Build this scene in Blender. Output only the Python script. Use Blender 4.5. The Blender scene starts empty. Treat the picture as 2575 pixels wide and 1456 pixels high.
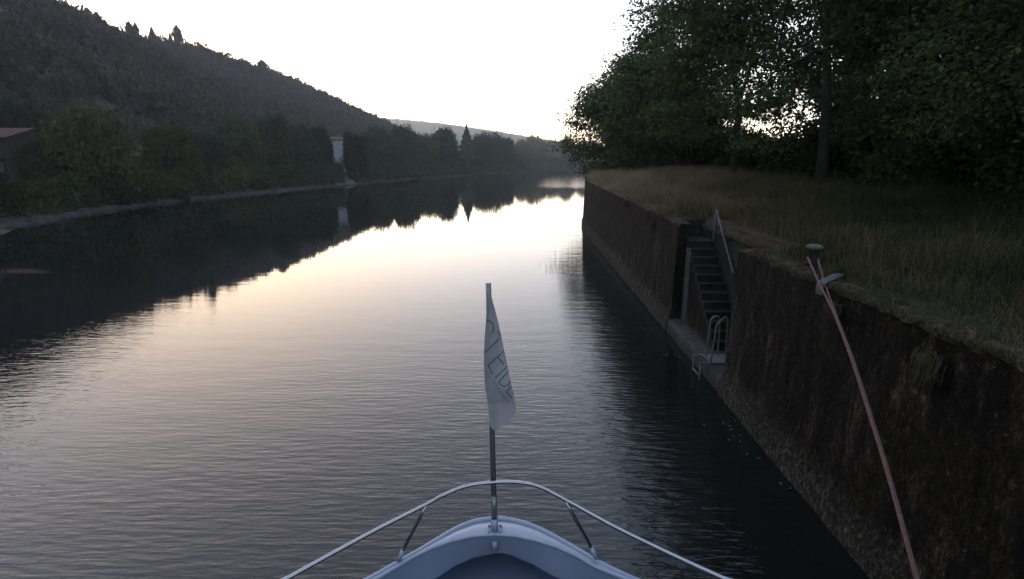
import bpy, math, random
import numpy as np
from math import radians, sin, cos, pi
from mathutils import Vector, noise as mnoise

C = bpy.context.scene
COL = C.collection
# ---------------------------------------------------------------- camera, sky, sun, exposure
CAM_Z = 4.5
PITCH = radians(13.3)
F_PX = 1333.0                      # focal length in pixels of a 2575 px wide frame
cam_d = bpy.data.cameras.new('camera')
cam = bpy.data.objects.new('camera', cam_d); COL.objects.link(cam)
cam.location = (0, 0, CAM_Z)
cam.rotation_euler = (pi / 2 - PITCH, 0, 0)
cam_d.sensor_width = 36.0
cam_d.lens = 36.0 * F_PX / 2575.0
cam_d.clip_start = 0.05
cam_d.clip_end = 8000
C.camera = cam

SUN_AZ = radians(-31.0)            # left of straight ahead
SUN_EL = radians(5.0)
w = bpy.data.worlds.new('World'); C.world = w
w.use_nodes = True
nt = w.node_tree
for n in list(nt.nodes): nt.nodes.remove(n)
sky = nt.nodes.new('ShaderNodeTexSky')
sky.sky_type = 'NISHITA'
sky.sun_disc = False
sky.sun_elevation = SUN_EL
sky.sun_rotation = SUN_AZ
sky.air_density = 1.0
sky.dust_density = 1.2
sky.ozone_density = 1.5
hs = nt.nodes.new('ShaderNodeHueSaturation')
hs.inputs['Saturation'].default_value = 1.7
bg = nt.nodes.new('ShaderNodeBackground'); bg.inputs['Strength'].default_value = 0.15
wo = nt.nodes.new('ShaderNodeOutputWorld')
gm = nt.nodes.new('ShaderNodeGamma'); gm.inputs[1].default_value = 0.32      # compresses the sky's brightness range, like the camera's own processing
nt.links.new(sky.outputs[0], gm.inputs[0])
nt.links.new(gm.outputs[0], hs.inputs['Color'])
wb = nt.nodes.new('ShaderNodeMix'); wb.data_type = 'RGBA'; wb.blend_type = 'MULTIPLY'; wb.inputs[0].default_value = 1.0
wb.inputs[7].default_value = (1.03, 0.965, 1.045, 1)      # the camera's cool white balance
nt.links.new(hs.outputs[0], wb.inputs[6])
nt.links.new(wb.outputs[2], bg.inputs[0])
nt.links.new(bg.outputs[0], wo.inputs[0])

sl = bpy.data.lights.new('sun', 'SUN')
sl.energy = 2.0; sl.angle = radians(0.5); sl.color = (1.0, 0.8, 0.58)
so = bpy.data.objects.new('sun', sl); COL.objects.link(so)
sd = Vector((sin(SUN_AZ) * cos(SUN_EL), cos(SUN_AZ) * cos(SUN_EL), sin(SUN_EL)))
so.rotation_euler = sd.to_track_quat('Z', 'Y').to_euler()
so.location = (-60, 100, 120)

C.view_settings.view_transform = 'Standard'
C.view_settings.look = 'None'
C.view_settings.gamma = 1
C.view_settings.exposure = 3.4
C.render.engine = 'CYCLES'
C.cycles.max_bounces = 6
C.cycles.diffuse_bounces = 3
C.cycles.glossy_bounces = 3
C.cycles.transmission_bounces = 3
C.cycles.volume_bounces = 0
C.cycles.transparent_max_bounces = 8
C.cycles.use_denoising = True

R = np.random.default_rng(7)

# ---------------------------------------------------------------- measuring helpers
def ray(px, py):
    u = (px - 1287.5) / F_PX; v = (728 - py) / F_PX
    return np.array([u, cos(PITCH) + v * sin(PITCH), -sin(PITCH) + v * cos(PITCH)])
def at_z(px, py, z):
    d = ray(px, py); return np.array([0, 0, CAM_Z]) + d * ((z - CAM_Z) / d[2])
def at_y(px, py, y):
    d = ray(px, py); return np.array([0, 0, CAM_Z]) + d * (y / d[1])

def vnoise(P, seed=0):
    P = np.asarray(P, float)
    i = np.floor(P).astype(np.int64); f = P - i; f = f * f * (3 - 2 * f)
    def h(a):
        n = (a[:, 0] * 73856093) ^ (a[:, 1] * 19349663) ^ (a[:, 2] * 83492791) ^ (seed * 2654435761)
        n = (n ^ (n >> 13)) * 1274126177 & 0xffffffff
        n = (n ^ (n >> 16)) & 0xffffffff
        return n / 4294967295.0
    out = 0
    for dx in (0, 1):
        for dy in (0, 1):
            for dz in (0, 1):
                wgt = (f[:, 0] if dx else 1 - f[:, 0]) * (f[:, 1] if dy else 1 - f[:, 1]) * (f[:, 2] if dz else 1 - f[:, 2])
                out = out + wgt * h(i + np.array([dx, dy, dz]))
    return out * 2 - 1
def fbm(P, seed=0, octv=4):
    P = np.asarray(P, float); o = 0; a = 1.0
    for k in range(octv):
        o = o + a * vnoise(P * 2 ** k, seed + k); a *= 0.5
    return o / 1.9

def bank_rise(y): return 0.02 * np.clip(y - 13, 0, 26)
def warp(V):
    """drawing-board frame of the quay (straight along Y) -> its true line, veering right and rising along the river"""
    V = np.array(V, float); sh_ = V.shape; V = V.reshape(-1, 3)
    y = V[:, 1] * 1.065; z = V[:, 2]
    zz = 1.14 * z - 0.37 * np.maximum(z - 2.19, 0) + 0.5 * np.maximum(z - 2.80, 0)
    out = np.stack([V[:, 0] + 0.031 * y - 0.045, y, zz + bank_rise(y) * np.clip(z / 2.3, 0, 1)], 1)
    return out.reshape(sh_)

# ---------------------------------------------------------------- object helpers
def tag(o, label=None, cat=None, group=None, kind=None):
    if label: o['label'] = label
    if cat: o['category'] = cat
    if group: o['group'] = group
    if kind: o['kind'] = kind
    return o
def thing(name, label, cat, loc=(0, 0, 0), rotz=0, group=None):
    o = bpy.data.objects.new(name, None); COL.objects.link(o)
    o.location = tuple(float(x) for x in loc); o.rotation_euler = (0, 0, rotz)
    o.empty_display_size = 0.2
    return tag(o, label, cat, group)
def world_loc(p):
    v = Vector((0, 0, 0))
    while p is not None:
        v += p.location; p = p.parent
    return np.array(v)
def mesh_np(name, V, Fq, mat, parent=None, smooth=False, local=False):
    """V (n,3), Fq (m,k) integer array with k = 3 or 4 -> one mesh object"""
    V = np.asarray(V, np.float32); Fq = np.asarray(Fq, np.int32)
    if parent is not None and not local: V = V - world_loc(parent).astype(np.float32)
    me = bpy.data.meshes.new(name)
    k = Fq.shape[1]
    me.vertices.add(len(V)); me.vertices.foreach_set('co', V.ravel())
    me.loops.add(Fq.size); me.loops.foreach_set('vertex_index', Fq.ravel())
    me.polygons.add(len(Fq))
    me.polygons.foreach_set('loop_start', np.arange(0, Fq.size, k, dtype=np.int32))
    if smooth: me.polygons.foreach_set('use_smooth', np.ones(len(Fq), dtype=bool))
    me.update(calc_edges=True)
    me.materials.append(mat)
    o = bpy.data.objects.new(name, me); COL.objects.link(o)
    if parent is not None: o.parent = parent
    return o
class MB:
    """collects polygons, builds one mesh object"""
    def __init__(s): s.V = []; s.F = []; s.S = []
    def add(s, V, F, smooth=False):
        b = len(s.V); s.V += [tuple(float(c) for c in v) for v in V]
        s.F += [tuple(int(i) + b for i in f) for f in F]; s.S += [smooth] * len(F)
        return s
    def box(s, x0, x1, y0, y1, z0, z1):
        V = [(x, y, z) for x in (x0, x1) for y in (y0, y1) for z in (z0, z1)]
        return s.add(V, [(0, 1, 3, 2), (4, 6, 7, 5), (0, 4, 5, 1), (2, 3, 7, 6), (0, 2, 6, 4), (1, 5, 7, 3)])
    def tube(s, P, rad, n=8, cap=True):
        P = [np.array(p, float) for p in P]
        if not hasattr(rad, '__len__'): rad = [rad] * len(P)
        V = []; prev = None
        for i, p in enumerate(P):
            t = (P[min(i + 1, len(P) - 1)] - P[max(i - 1, 0)]); t = t / (np.linalg.norm(t) + 1e-9)
            if prev is None:
                a = np.array([0, 0, 1.0]) if abs(t[2]) < 0.9 else np.array([1.0, 0, 0])
            else: a = prev
            a = a - t * a.dot(t); a /= np.linalg.norm(a) + 1e-9; prev = a
            b = np.cross(t, a)
            for k in range(n):
                g = 2 * pi * k / n
                V.append(p + rad[i] * (cos(g) * a + sin(g) * b))
        F = []
        for i in range(len(P) - 1):
            for k in range(n):
                k2 = (k + 1) % n
                F.append((i * n + k, i * n + k2, (i + 1) * n + k2, (i + 1) * n + k))
        if cap:
            F.append(tuple(range(n - 1, -1, -1))); m = (len(P) - 1) * n
            F.append(tuple(range(m, m + n)))
        return s.add(V, F, True)
    def lathe(s, c, prof, n=20):
        V = [];
        for (r, z) in prof:
            for k in range(n):
                g = 2 * pi * k / n; V.append((c[0] + r * cos(g), c[1] + r * sin(g), c[2] + z))
        F = []
        for i in range(len(prof) - 1):
            for k in range(n):
                k2 = (k + 1) % n
                F.append((i * n + k, i * n + k2, (i + 1) * n + k2, (i + 1) * n + k))
        F.append(tuple(range(n - 1, -1, -1))); m = (len(prof) - 1) * n; F.append(tuple(range(m, m + n)))
        return s.add(V, F, True)
    def grid(s, G, smooth=True, flip=False):
        """G (a,b,3)"""
        G = np.asarray(G); a, b = G.shape[:2]
        F = []
        for i in range(a - 1):
            for j in range(b - 1):
                q = (i * b + j, i * b + j + 1, (i + 1) * b + j + 1, (i + 1) * b + j)
                F.append(q[::-1] if flip else q)
        return s.add(G.reshape(-1, 3), F, smooth)
    def build(s, name, mat, parent=None, local=False, warped=False):
        V = np.array(s.V)
        if warped: V = warp(V)
        if parent is not None and not local: V = V - world_loc(parent)
        me = bpy.data.meshes.new(name); me.from_pydata(V.tolist(), [], s.F)
        me.polygons.foreach_set('use_smooth', s.S); me.update()
        me.materials.append(mat)
        o = bpy.data.objects.new(name, me); COL.objects.link(o)
        if parent is not None: o.parent = parent
        return o
def spline(P, n):
    """Catmull-Rom through P, n samples per span"""
    P = [np.array(p, float) for p in P]; out = []
    Q = [2 * P[0] - P[1]] + P + [2 * P[-1] - P[-2]]
    for i in range(1, len(Q) - 2):
        for k in range(n):
            t = k / n; a, b, c, d = Q[i - 1], Q[i], Q[i + 1], Q[i + 2]
            out.append(0.5 * ((2 * b) + (c - a) * t + (2 * a - 5 * b + 4 * c - d) * t * t + (3 * b - a - 3 * c + d) * t ** 3))
    out.append(P[-1]); return out

# ---------------------------------------------------------------- materials
def mat_new(name):
    m = bpy.data.materials.new(name); m.use_nodes = True
    nt = m.node_tree
    for n in list(nt.nodes): nt.nodes.remove(n)
    out = nt.nodes.new('ShaderNodeOutputMaterial')
    return m, nt, out
def nd(nt, t, **kw):
    n = nt.nodes.new(t)
    for k, v in kw.items():
        if k in n.inputs: n.inputs[k].default_value = v
        else: setattr(n, k, v)
    return n
def ramp(nt, src, stops):
    r = nt.nodes.new('ShaderNodeValToRGB'); e = r.color_ramp.elements
    while len(e) < len(stops): e.new(0.5)
    for q, (p, c) in zip(e, stops):
        q.position = p; q.color = (*c, 1) if len(c) == 3 else c
    nt.links.new(src, r.inputs[0]); return r
def coords(nt, scale=(1, 1, 1), rot=(0, 0, 0), kind='Object'):
    if kind == 'World':
        g = nt.nodes.new('ShaderNodeNewGeometry'); s = g.outputs['Position']
    else:
        g = nt.nodes.new('ShaderNodeTexCoord'); s = g.outputs[kind]
    m = nt.nodes.new('ShaderNodeMapping'); m.inputs['Scale'].default_value = scale; m.inputs['Rotation'].default_value = rot
    nt.links.new(s, m.inputs[0]); return m.outputs[0]
def noise_n(nt, vec, scale, detail=4, rough=0.55):
    n = nd(nt, 'ShaderNodeTexNoise', Scale=scale, Detail=detail, Roughness=rough)
    nt.links.new(vec, n.inputs['Vector']); return n
def simple(name, col, rough=0.6, metal=0.0, var=0.12, scale=12, bump=0.0, bscale=40, coat=0.0):
    m, nt, out = mat_new(name)
    p = nd(nt, 'ShaderNodeBsdfPrincipled', Roughness=rough, Metallic=metal)
    p.inputs['Coat Weight'].default_value = coat
    if rough > 0.75: p.inputs['Specular IOR Level'].default_value = 0.1
    v = coords(nt); n = noise_n(nt, v, scale)
    lo = tuple(c * (1 - var) for c in col); hi = tuple(min(1, c * (1 + var)) for c in col)
    r = ramp(nt, n.outputs['Fac'], [(0.3, lo), (0.7, hi)])
    nt.links.new(r.outputs[0], p.inputs['Base Color'])
    if bump:
        b = nd(nt, 'ShaderNodeBump', Strength=bump, Distance=0.01); n2 = noise_n(nt, v, bscale)
        nt.links.new(n2.outputs['Fac'], b.inputs['Height']); nt.links.new(b.outputs[0], p.inputs['Normal'])
    nt.links.new(p.outputs[0], out.inputs[0]); return m
def leaf_mat(name, stops, transl=0.3, patch=0.35, pscale=0.25, tint=1.0):
    m, nt, out = mat_new(name)
    g = nt.nodes.new('ShaderNodeNewGeometry')
    n = noise_n(nt, g.outputs['Position'], pscale, 2)
    mix = nd(nt, 'ShaderNodeMix', data_type='FLOAT'); mix.inputs[0].default_value = patch
    nt.links.new(g.outputs['Random Per Island'], mix.inputs[2]); nt.links.new(n.outputs['Fac'], mix.inputs[3])
    r0 = ramp(nt, mix.outputs[0], stops)
    oi = nt.nodes.new('ShaderNodeObjectInfo'); vr = ramp(nt, oi.outputs['Random'], [(0.0, (0.62, 0.64, 0.66)), (0.5, (1, 1, 1)), (1.0, (1.45, 1.35, 1.15))])
    r = nd(nt, 'ShaderNodeMix', data_type='RGBA', blend_type='MULTIPLY'); r.inputs[0].default_value = tint
    nt.links.new(r0.outputs[0], r.inputs[6]); nt.links.new(vr.outputs[0], r.inputs[7])
    d = nt.nodes.new('ShaderNodeBsdfDiffuse'); t = nt.nodes.new('ShaderNodeBsdfTranslucent')
    nt.links.new(r.outputs[2], d.inputs[0]); nt.links.new(r.outputs[2], t.inputs[0])
    ms = nd(nt, 'ShaderNodeMixShader'); ms.inputs[0].default_value = transl
    nt.links.new(d.outputs[0], ms.inputs[1]); nt.links.new(t.outputs[0], ms.inputs[2])
    nt.links.new(ms.outputs[0], out.inputs[0]); return m

M = {}
M['leaf_bank'] = leaf_mat('leaf_bank', [(0.1, (0.01312, 0.019584, 0.00952)), (0.5, (0.02296, 0.03168, 0.01496)), (0.9, (0.03936, 0.04608, 0.0204))])
M['leaf_warm'] = leaf_mat('leaf_warm', [(0.1, (0.01536, 0.020128, 0.00896)), (0.5, (0.02944, 0.033152, 0.01408)), (0.9, (0.0544, 0.05032, 0.02176))])
M['leaf_hill'] = leaf_mat('leaf_hill', [(0.1, (0.01548, 0.01806, 0.01564)), (0.5, (0.03096, 0.02924, 0.02392)), (0.9, (0.0602, 0.04988, 0.03772))], pscale=0.05, patch=0.5, tint=0.0)
M['leaf_maple'] = leaf_mat('leaf_maple', [(0.1, (0.0228, 0.036608, 0.016)), (0.5, (0.04712, 0.068992, 0.0288)), (0.92, (0.0988, 0.1056, 0.048))], 0.4, tint=0.4)
M['leaf_dark'] = leaf_mat('leaf_dark', [(0.1, (0.00952, 0.017472, 0.0068)), (0.5, (0.01904, 0.0312, 0.01088)), (0.9, (0.034, 0.048672, 0.01632))])
def grass_mat():
    m, nt, out = mat_new('grass')
    g = nt.nodes.new('ShaderNodeNewGeometry'); sx = nt.nodes.new('ShaderNodeSeparateXYZ'); nt.links.new(g.outputs['Position'], sx.inputs[0])
    n = noise_n(nt, g.outputs['Position'], 0.45, 3)
    mr = nd(nt, 'ShaderNodeMapRange'); mr.inputs['From Min'].default_value = 9; mr.inputs['From Max'].default_value = 32     # drier towards the far end
    nt.links.new(sx.outputs['Y'], mr.inputs[0])
    mx = nd(nt, 'ShaderNodeMapRange'); mx.inputs['From Min'].default_value = 5.5; mx.inputs['From Max'].default_value = 11; mx.inputs['To Min'].default_value = 0.10; mx.inputs['To Max'].default_value = -0.12
    nt.links.new(sx.outputs['X'], mx.inputs[0])
    a1 = nd(nt, 'ShaderNodeMath', operation='MULTIPLY_ADD'); a1.inputs[1].default_value = 0.40; nt.links.new(mr.outputs[0], a1.inputs[0]); nt.links.new(mx.outputs[0], a1.inputs[2])
    a2 = nd(nt, 'ShaderNodeMath', operation='MULTIPLY_ADD'); a2.inputs[1].default_value = 0.30; nt.links.new(g.outputs['Random Per Island'], a2.inputs[0]); nt.links.new(a1.outputs[0], a2.inputs[2])
    a3 = nd(nt, 'ShaderNodeMath', operation='MULTIPLY_ADD'); a3.inputs[1].default_value = 0.5; nt.links.new(n.outputs['Fac'], a3.inputs[0]); nt.links.new(a2.outputs[0], a3.inputs[2])
    r = ramp(nt, a3.outputs[0], [(0.22, (0.008, 0.0115, 0.005)), (0.45, (0.023, 0.025, 0.011)), (0.66, (0.090, 0.074, 0.042)), (1.0, (0.24, 0.185, 0.12))])
    d = nt.nodes.new('ShaderNodeBsdfDiffuse'); t = nt.nodes.new('ShaderNodeBsdfTranslucent')
    for q in (d, t): nt.links.new(r.outputs[0], q.inputs[0])
    ms = nd(nt, 'ShaderNodeMixShader'); ms.inputs[0].default_value = 0.3
    nt.links.new(d.outputs[0], ms.inputs[1]); nt.links.new(t.outputs[0], ms.inputs[2]); nt.links.new(ms.outputs[0], out.inputs[0]); return m
M['grass'] = grass_mat()
M['bark'] = simple('bark', (0.02028, 0.01716, 0.01482), 0.9, var=0.4, scale=9, bump=0.6, bscale=25)
M['stone_bank'] = simple('stone_bank', (0.019, 0.0175, 0.0165), 0.9, var=0.5, scale=3.0, bump=0.8, bscale=6)
M['white_paint'] = simple('white_paint', (0.125, 0.15, 0.205), 0.35, var=0.03, scale=4, coat=0.2)
M['grey_paint'] = simple('grey_paint', (0.095, 0.118, 0.175), 0.45, var=0.04, scale=6)
M['deck'] = simple('deck', (0.011, 0.017, 0.034), 0.55, var=0.08, scale=30, bump=0.15, bscale=220)
M['steel'] = simple('steel', (0.24, 0.245, 0.26), 0.25, 1.0, var=0.04, scale=15)
M['plate'] = simple('plate', (0.020, 0.0215, 0.026), 0.7, 0.0, var=0.35, scale=20)
M['galv'] = simple('galv', (0.045, 0.0475, 0.052), 0.6, 0.2, var=0.35, scale=14)
M['pole_dark'] = simple('pole_dark', (0.10, 0.10, 0.105), 0.35, 0.5, var=0.1, scale=20)
M['iron'] = simple('iron', (0.010, 0.009, 0.0085), 0.8, 0.0, var=0.35, scale=18, bump=0.3, bscale=60)
M['lichen_iron'] = simple('lichen_iron', (0.0585, 0.05616, 0.04056), 0.8, 0, var=0.4, scale=22, bump=0.3, bscale=60)
M['ink'] = simple('ink', (0.012, 0.013, 0.022), 0.7, var=0.1)
M['ink_light'] = simple('ink_light', (0.06, 0.063, 0.08), 0.7, var=0.1)
M['roof_red'] = simple('roof_red', (0.0429, 0.01872, 0.01872), 0.85, var=0.25, scale=4, bump=0.4, bscale=20)
M['roof_brown'] = simple('roof_brown', (0.045, 0.031, 0.027), 0.85, var=0.25, scale=4)
M['plaster'] = simple('plaster', (0.17, 0.18, 0.20), 0.85, var=0.06, scale=2)
M['plaster_grey'] = simple('plaster_grey', (0.020, 0.018, 0.018), 0.85, var=0.15, scale=2)
M['wood_dark'] = simple('wood_dark', (0.05, 0.032, 0.022), 0.8, var=0.3, scale=5)
M['window_glass'] = simple('window_glass', (0.03, 0.035, 0.045), 0.08, var=0.1)
M['trim_white'] = simple('trim_white', (0.045, 0.045, 0.05), 0.6, var=0.05)
M['ramp'] = simple('ramp', (0.0351, 0.03432, 0.03588), 0.9, var=0.2, scale=2)
M['straw'] = simple('straw', (0.024, 0.021, 0.011), 0.9, var=0.5, scale=14)
M['debris'] = simple('debris', (0.0351, 0.03354, 0.0273), 0.8, var=0.35, scale=20)

def flag_mat():
    m, nt, out = mat_new('flag_cloth')
    d = nt.nodes.new('ShaderNodeBsdfDiffuse'); t = nt.nodes.new('ShaderNodeBsdfTranslucent')
    v = coords(nt, (1, 1, 1)); n = noise_n(nt, v, 9, 3)
    r = ramp(nt, n.outputs['Fac'], [(0.3, (0.165, 0.17, 0.19)), (0.7, (0.20, 0.205, 0.222))])
    for s in (d, t): nt.links.new(r.outputs[0], s.inputs[0])
    b = nd(nt, 'ShaderNodeBump', Strength=0.25, Distance=0.004); wv = noise_n(nt, coords(nt, (300, 300, 300)), 1.0, 1)
    nt.links.new(wv.outputs['Fac'], b.inputs['Height']); nt.links.new(b.outputs[0], d.inputs['Normal'])
    ms = nd(nt, 'ShaderNodeMixShader'); ms.inputs[0].default_value = 0.32
    nt.links.new(d.outputs[0], ms.inputs[1]); nt.links.new(t.outputs[0], ms.inputs[2])
    nt.links.new(ms.outputs[0], out.inputs[0]); return m
M['flag'] = flag_mat()

def rope_mat():
    m, nt, out = mat_new('rope_fibre')
    p = nd(nt, 'ShaderNodeBsdfPrincipled', Roughness=0.85)
    v = coords(nt, (1, 1, 1)); n = noise_n(nt, v, 60, 3)
    r = ramp(nt, n.outputs['Fac'], [(0.3, (0.045, 0.018, 0.015)), (0.55, (0.085, 0.038, 0.031)), (0.75, (0.115, 0.062, 0.052))])
    nt.links.new(r.outputs[0], p.inputs['Base Color'])
    nt.links.new(p.outputs[0], out.inputs[0]); return m
M['rope'] = rope_mat()

def wall_mat():
    m, nt, out = mat_new('old_concrete')
    p = nd(nt, 'ShaderNodeBsdfPrincipled', Roughness=0.92); p.inputs['Specular IOR Level'].default_value = 0.08
    w1 = coords(nt, (1, 1, 0.22), kind='World'); w2 = coords(nt, (1, 1, 1), kind='World')
    streak = noise_n(nt, w1, 3.2, 6, 0.65); blot = noise_n(nt, w2, 0.9, 5, 0.6); fine = noise_n(nt, w2, 14, 5, 0.7)
    base = ramp(nt, streak.outputs['Fac'], [(0.36, (0.00102, 0.000816, 0.00068)), (0.5, (0.00578, 0.004216, 0.00306)), (0.66, (0.0374, 0.02788, 0.0204))])
    moss = ramp(nt, blot.outputs['Fac'], [(0.38, (0.001224, 0.001224, 0.000816)), (0.62, (0.0085, 0.00646, 0.003808))])
    mx = nd(nt, 'ShaderNodeMix', data_type='RGBA'); mr = ramp(nt, blot.outputs['Fac'], [(0.42, (0, 0, 0)), (0.6, (1, 1, 1))])
    nt.links.new(mr.outputs[0], mx.inputs[0]); nt.links.new(base.outputs[0], mx.inputs[6]); nt.links.new(moss.outputs[0], mx.inputs[7])
    # pale lichen specks
    sp = ramp(nt, fine.outputs['Fac'], [(0.60, (0, 0, 0)), (0.68, (1, 1, 1))])
    mx2 = nd(nt, 'ShaderNodeMix', data_type='RGBA'); mul = nd(nt, 'ShaderNodeMath', operation='MULTIPLY'); mul.inputs[1].default_value = 0.4
    nt.links.new(sp.outputs[0], mul.inputs[0]); nt.links.new(mul.outputs[0], mx2.inputs[0])
    nt.links.new(mx.outputs[2], mx2.inputs[6]); mx2.inputs[7].default_value = (0.080, 0.068, 0.052, 1)
    # pale water-stain band above the waterline; light on the sloped foot painted in too
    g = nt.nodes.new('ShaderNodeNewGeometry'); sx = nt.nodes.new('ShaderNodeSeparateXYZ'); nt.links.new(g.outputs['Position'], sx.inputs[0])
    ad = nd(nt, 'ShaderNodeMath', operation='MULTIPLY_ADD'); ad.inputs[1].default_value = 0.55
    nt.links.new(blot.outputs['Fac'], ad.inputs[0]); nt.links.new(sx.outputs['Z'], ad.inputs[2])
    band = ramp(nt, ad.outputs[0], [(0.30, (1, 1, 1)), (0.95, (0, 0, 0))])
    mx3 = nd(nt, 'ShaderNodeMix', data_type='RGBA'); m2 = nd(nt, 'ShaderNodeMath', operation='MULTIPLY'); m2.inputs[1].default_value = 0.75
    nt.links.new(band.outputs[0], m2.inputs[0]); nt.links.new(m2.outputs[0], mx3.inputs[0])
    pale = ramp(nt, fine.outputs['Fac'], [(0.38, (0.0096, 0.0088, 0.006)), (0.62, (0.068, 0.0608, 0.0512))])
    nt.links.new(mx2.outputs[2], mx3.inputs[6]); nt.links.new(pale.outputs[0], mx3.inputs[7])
    gr_ = noise_n(nt, coords(nt, (1, 1, 0.5), kind='World'), 20, 5, 0.75); gv = ramp(nt, gr_.outputs['Fac'], [(0.38, (0.22, 0.22, 0.21)), (0.5, (0.8, 0.8, 0.8)), (0.58, (1.5, 1.45, 1.35)), (0.66, (3.6, 3.3, 2.7))])
    mg = nd(nt, 'ShaderNodeMix', data_type='RGBA', blend_type='MULTIPLY'); mg.inputs[0].default_value = 1.0; mg.clamp_result = False
    nt.links.new(mx3.outputs[2], mg.inputs[6]); nt.links.new(gv.outputs[0], mg.inputs[7])
    # joints between the cast sections, with a ragged edge
    jm = nd(nt, 'ShaderNodeMath', operation='MULTIPLY_ADD'); jm.inputs[1].default_value = 0.35; nt.links.new(fine.outputs['Fac'], jm.inputs[0]); nt.links.new(sx.outputs['Y'], jm.inputs[2])
    jt = nd(nt, 'ShaderNodeMath', operation='MULTIPLY_ADD'); jt.inputs[1].default_value = -0.12; nt.links.new(sx.outputs['Z'], jt.inputs[0]); nt.links.new(jm.outputs[0], jt.inputs[2])
    jp = nd(nt, 'ShaderNodeMath', operation='PINGPONG'); jp.inputs[1].default_value = 2.05; nt.links.new(jt.outputs[0], jp.inputs[0])
    jr = ramp(nt, jp.outputs[0], [(0.012, (0.25, 0.25, 0.25)), (0.03, (1, 1, 1))])
    mj = nd(nt, 'ShaderNodeMix', data_type='RGBA', blend_type='MULTIPLY'); mj.inputs[0].default_value = 1.0
    nt.links.new(mg.outputs[2], mj.inputs[6]); nt.links.new(jr.outputs[0], mj.inputs[7])
    nt.links.new(mj.outputs[2], p.inputs['Base Color'])
    b = nd(nt, 'ShaderNodeBump', Strength=1.0, Distance=0.05); nt.links.new(fine.outputs['Fac'], b.inputs['Height'])
    nt.links.new(b.outputs[0], p.inputs['Normal'])
    nt.links.new(p.outputs[0], out.inputs[0]); return m
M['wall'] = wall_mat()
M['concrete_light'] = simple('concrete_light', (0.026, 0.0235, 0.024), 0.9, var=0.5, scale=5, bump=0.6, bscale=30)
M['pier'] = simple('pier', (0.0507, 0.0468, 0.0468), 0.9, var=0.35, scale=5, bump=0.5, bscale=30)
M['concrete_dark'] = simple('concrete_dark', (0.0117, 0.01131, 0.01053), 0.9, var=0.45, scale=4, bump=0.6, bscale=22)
M['moss'] = simple('moss', (0.01794, 0.01365, 0.0078), 0.95, var=0.5, scale=5, bump=1.0, bscale=30)
def top_mat():
    m, nt, out = mat_new('wall_top')
    p = nd(nt, 'ShaderNodeBsdfPrincipled', Roughness=0.95); p.inputs['Specular IOR Level'].default_value = 0.08
    v = coords(nt, kind='World'); n1 = noise_n(nt, v, 5.5, 4, 0.6); n2 = noise_n(nt, v, 17, 5, 0.7)
    ad = nd(nt, 'ShaderNodeMath', operation='MULTIPLY_ADD'); ad.inputs[1].default_value = 0.7; nt.links.new(n2.outputs['Fac'], ad.inputs[0]); nt.links.new(n1.outputs['Fac'], ad.inputs[2])
    r = ramp(nt, ad.outputs[0], [(0.66, (0.0045, 0.0045, 0.00225)), (0.82, (0.0165, 0.01275, 0.006)), (0.95, (0.03375, 0.02625, 0.015)), (1.0, (0.055, 0.050, 0.041))])
    nt.links.new(r.outputs[0], p.inputs['Base Color'])
    b = nd(nt, 'ShaderNodeBump', Strength=1.0, Distance=0.04); nt.links.new(n2.outputs['Fac'], b.inputs['Height']); nt.links.new(b.outputs[0], p.inputs['Normal'])
    nt.links.new(p.outputs[0], out.inputs[0]); return m
M['wall_top'] = top_mat()
M['soil'] = simple('soil', (0.0117, 0.0117, 0.00702), 0.95, var=0.5, scale=1.5, bump=1.0, bscale=12)
M['hill_ground'] = simple('hill_ground', (0.034, 0.030, 0.027), 0.95, var=0.35, scale=0.03)
M['far_forest'] = simple('far_forest', (0.030, 0.038, 0.026), 0.95, var=0.3, scale=0.02)

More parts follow.
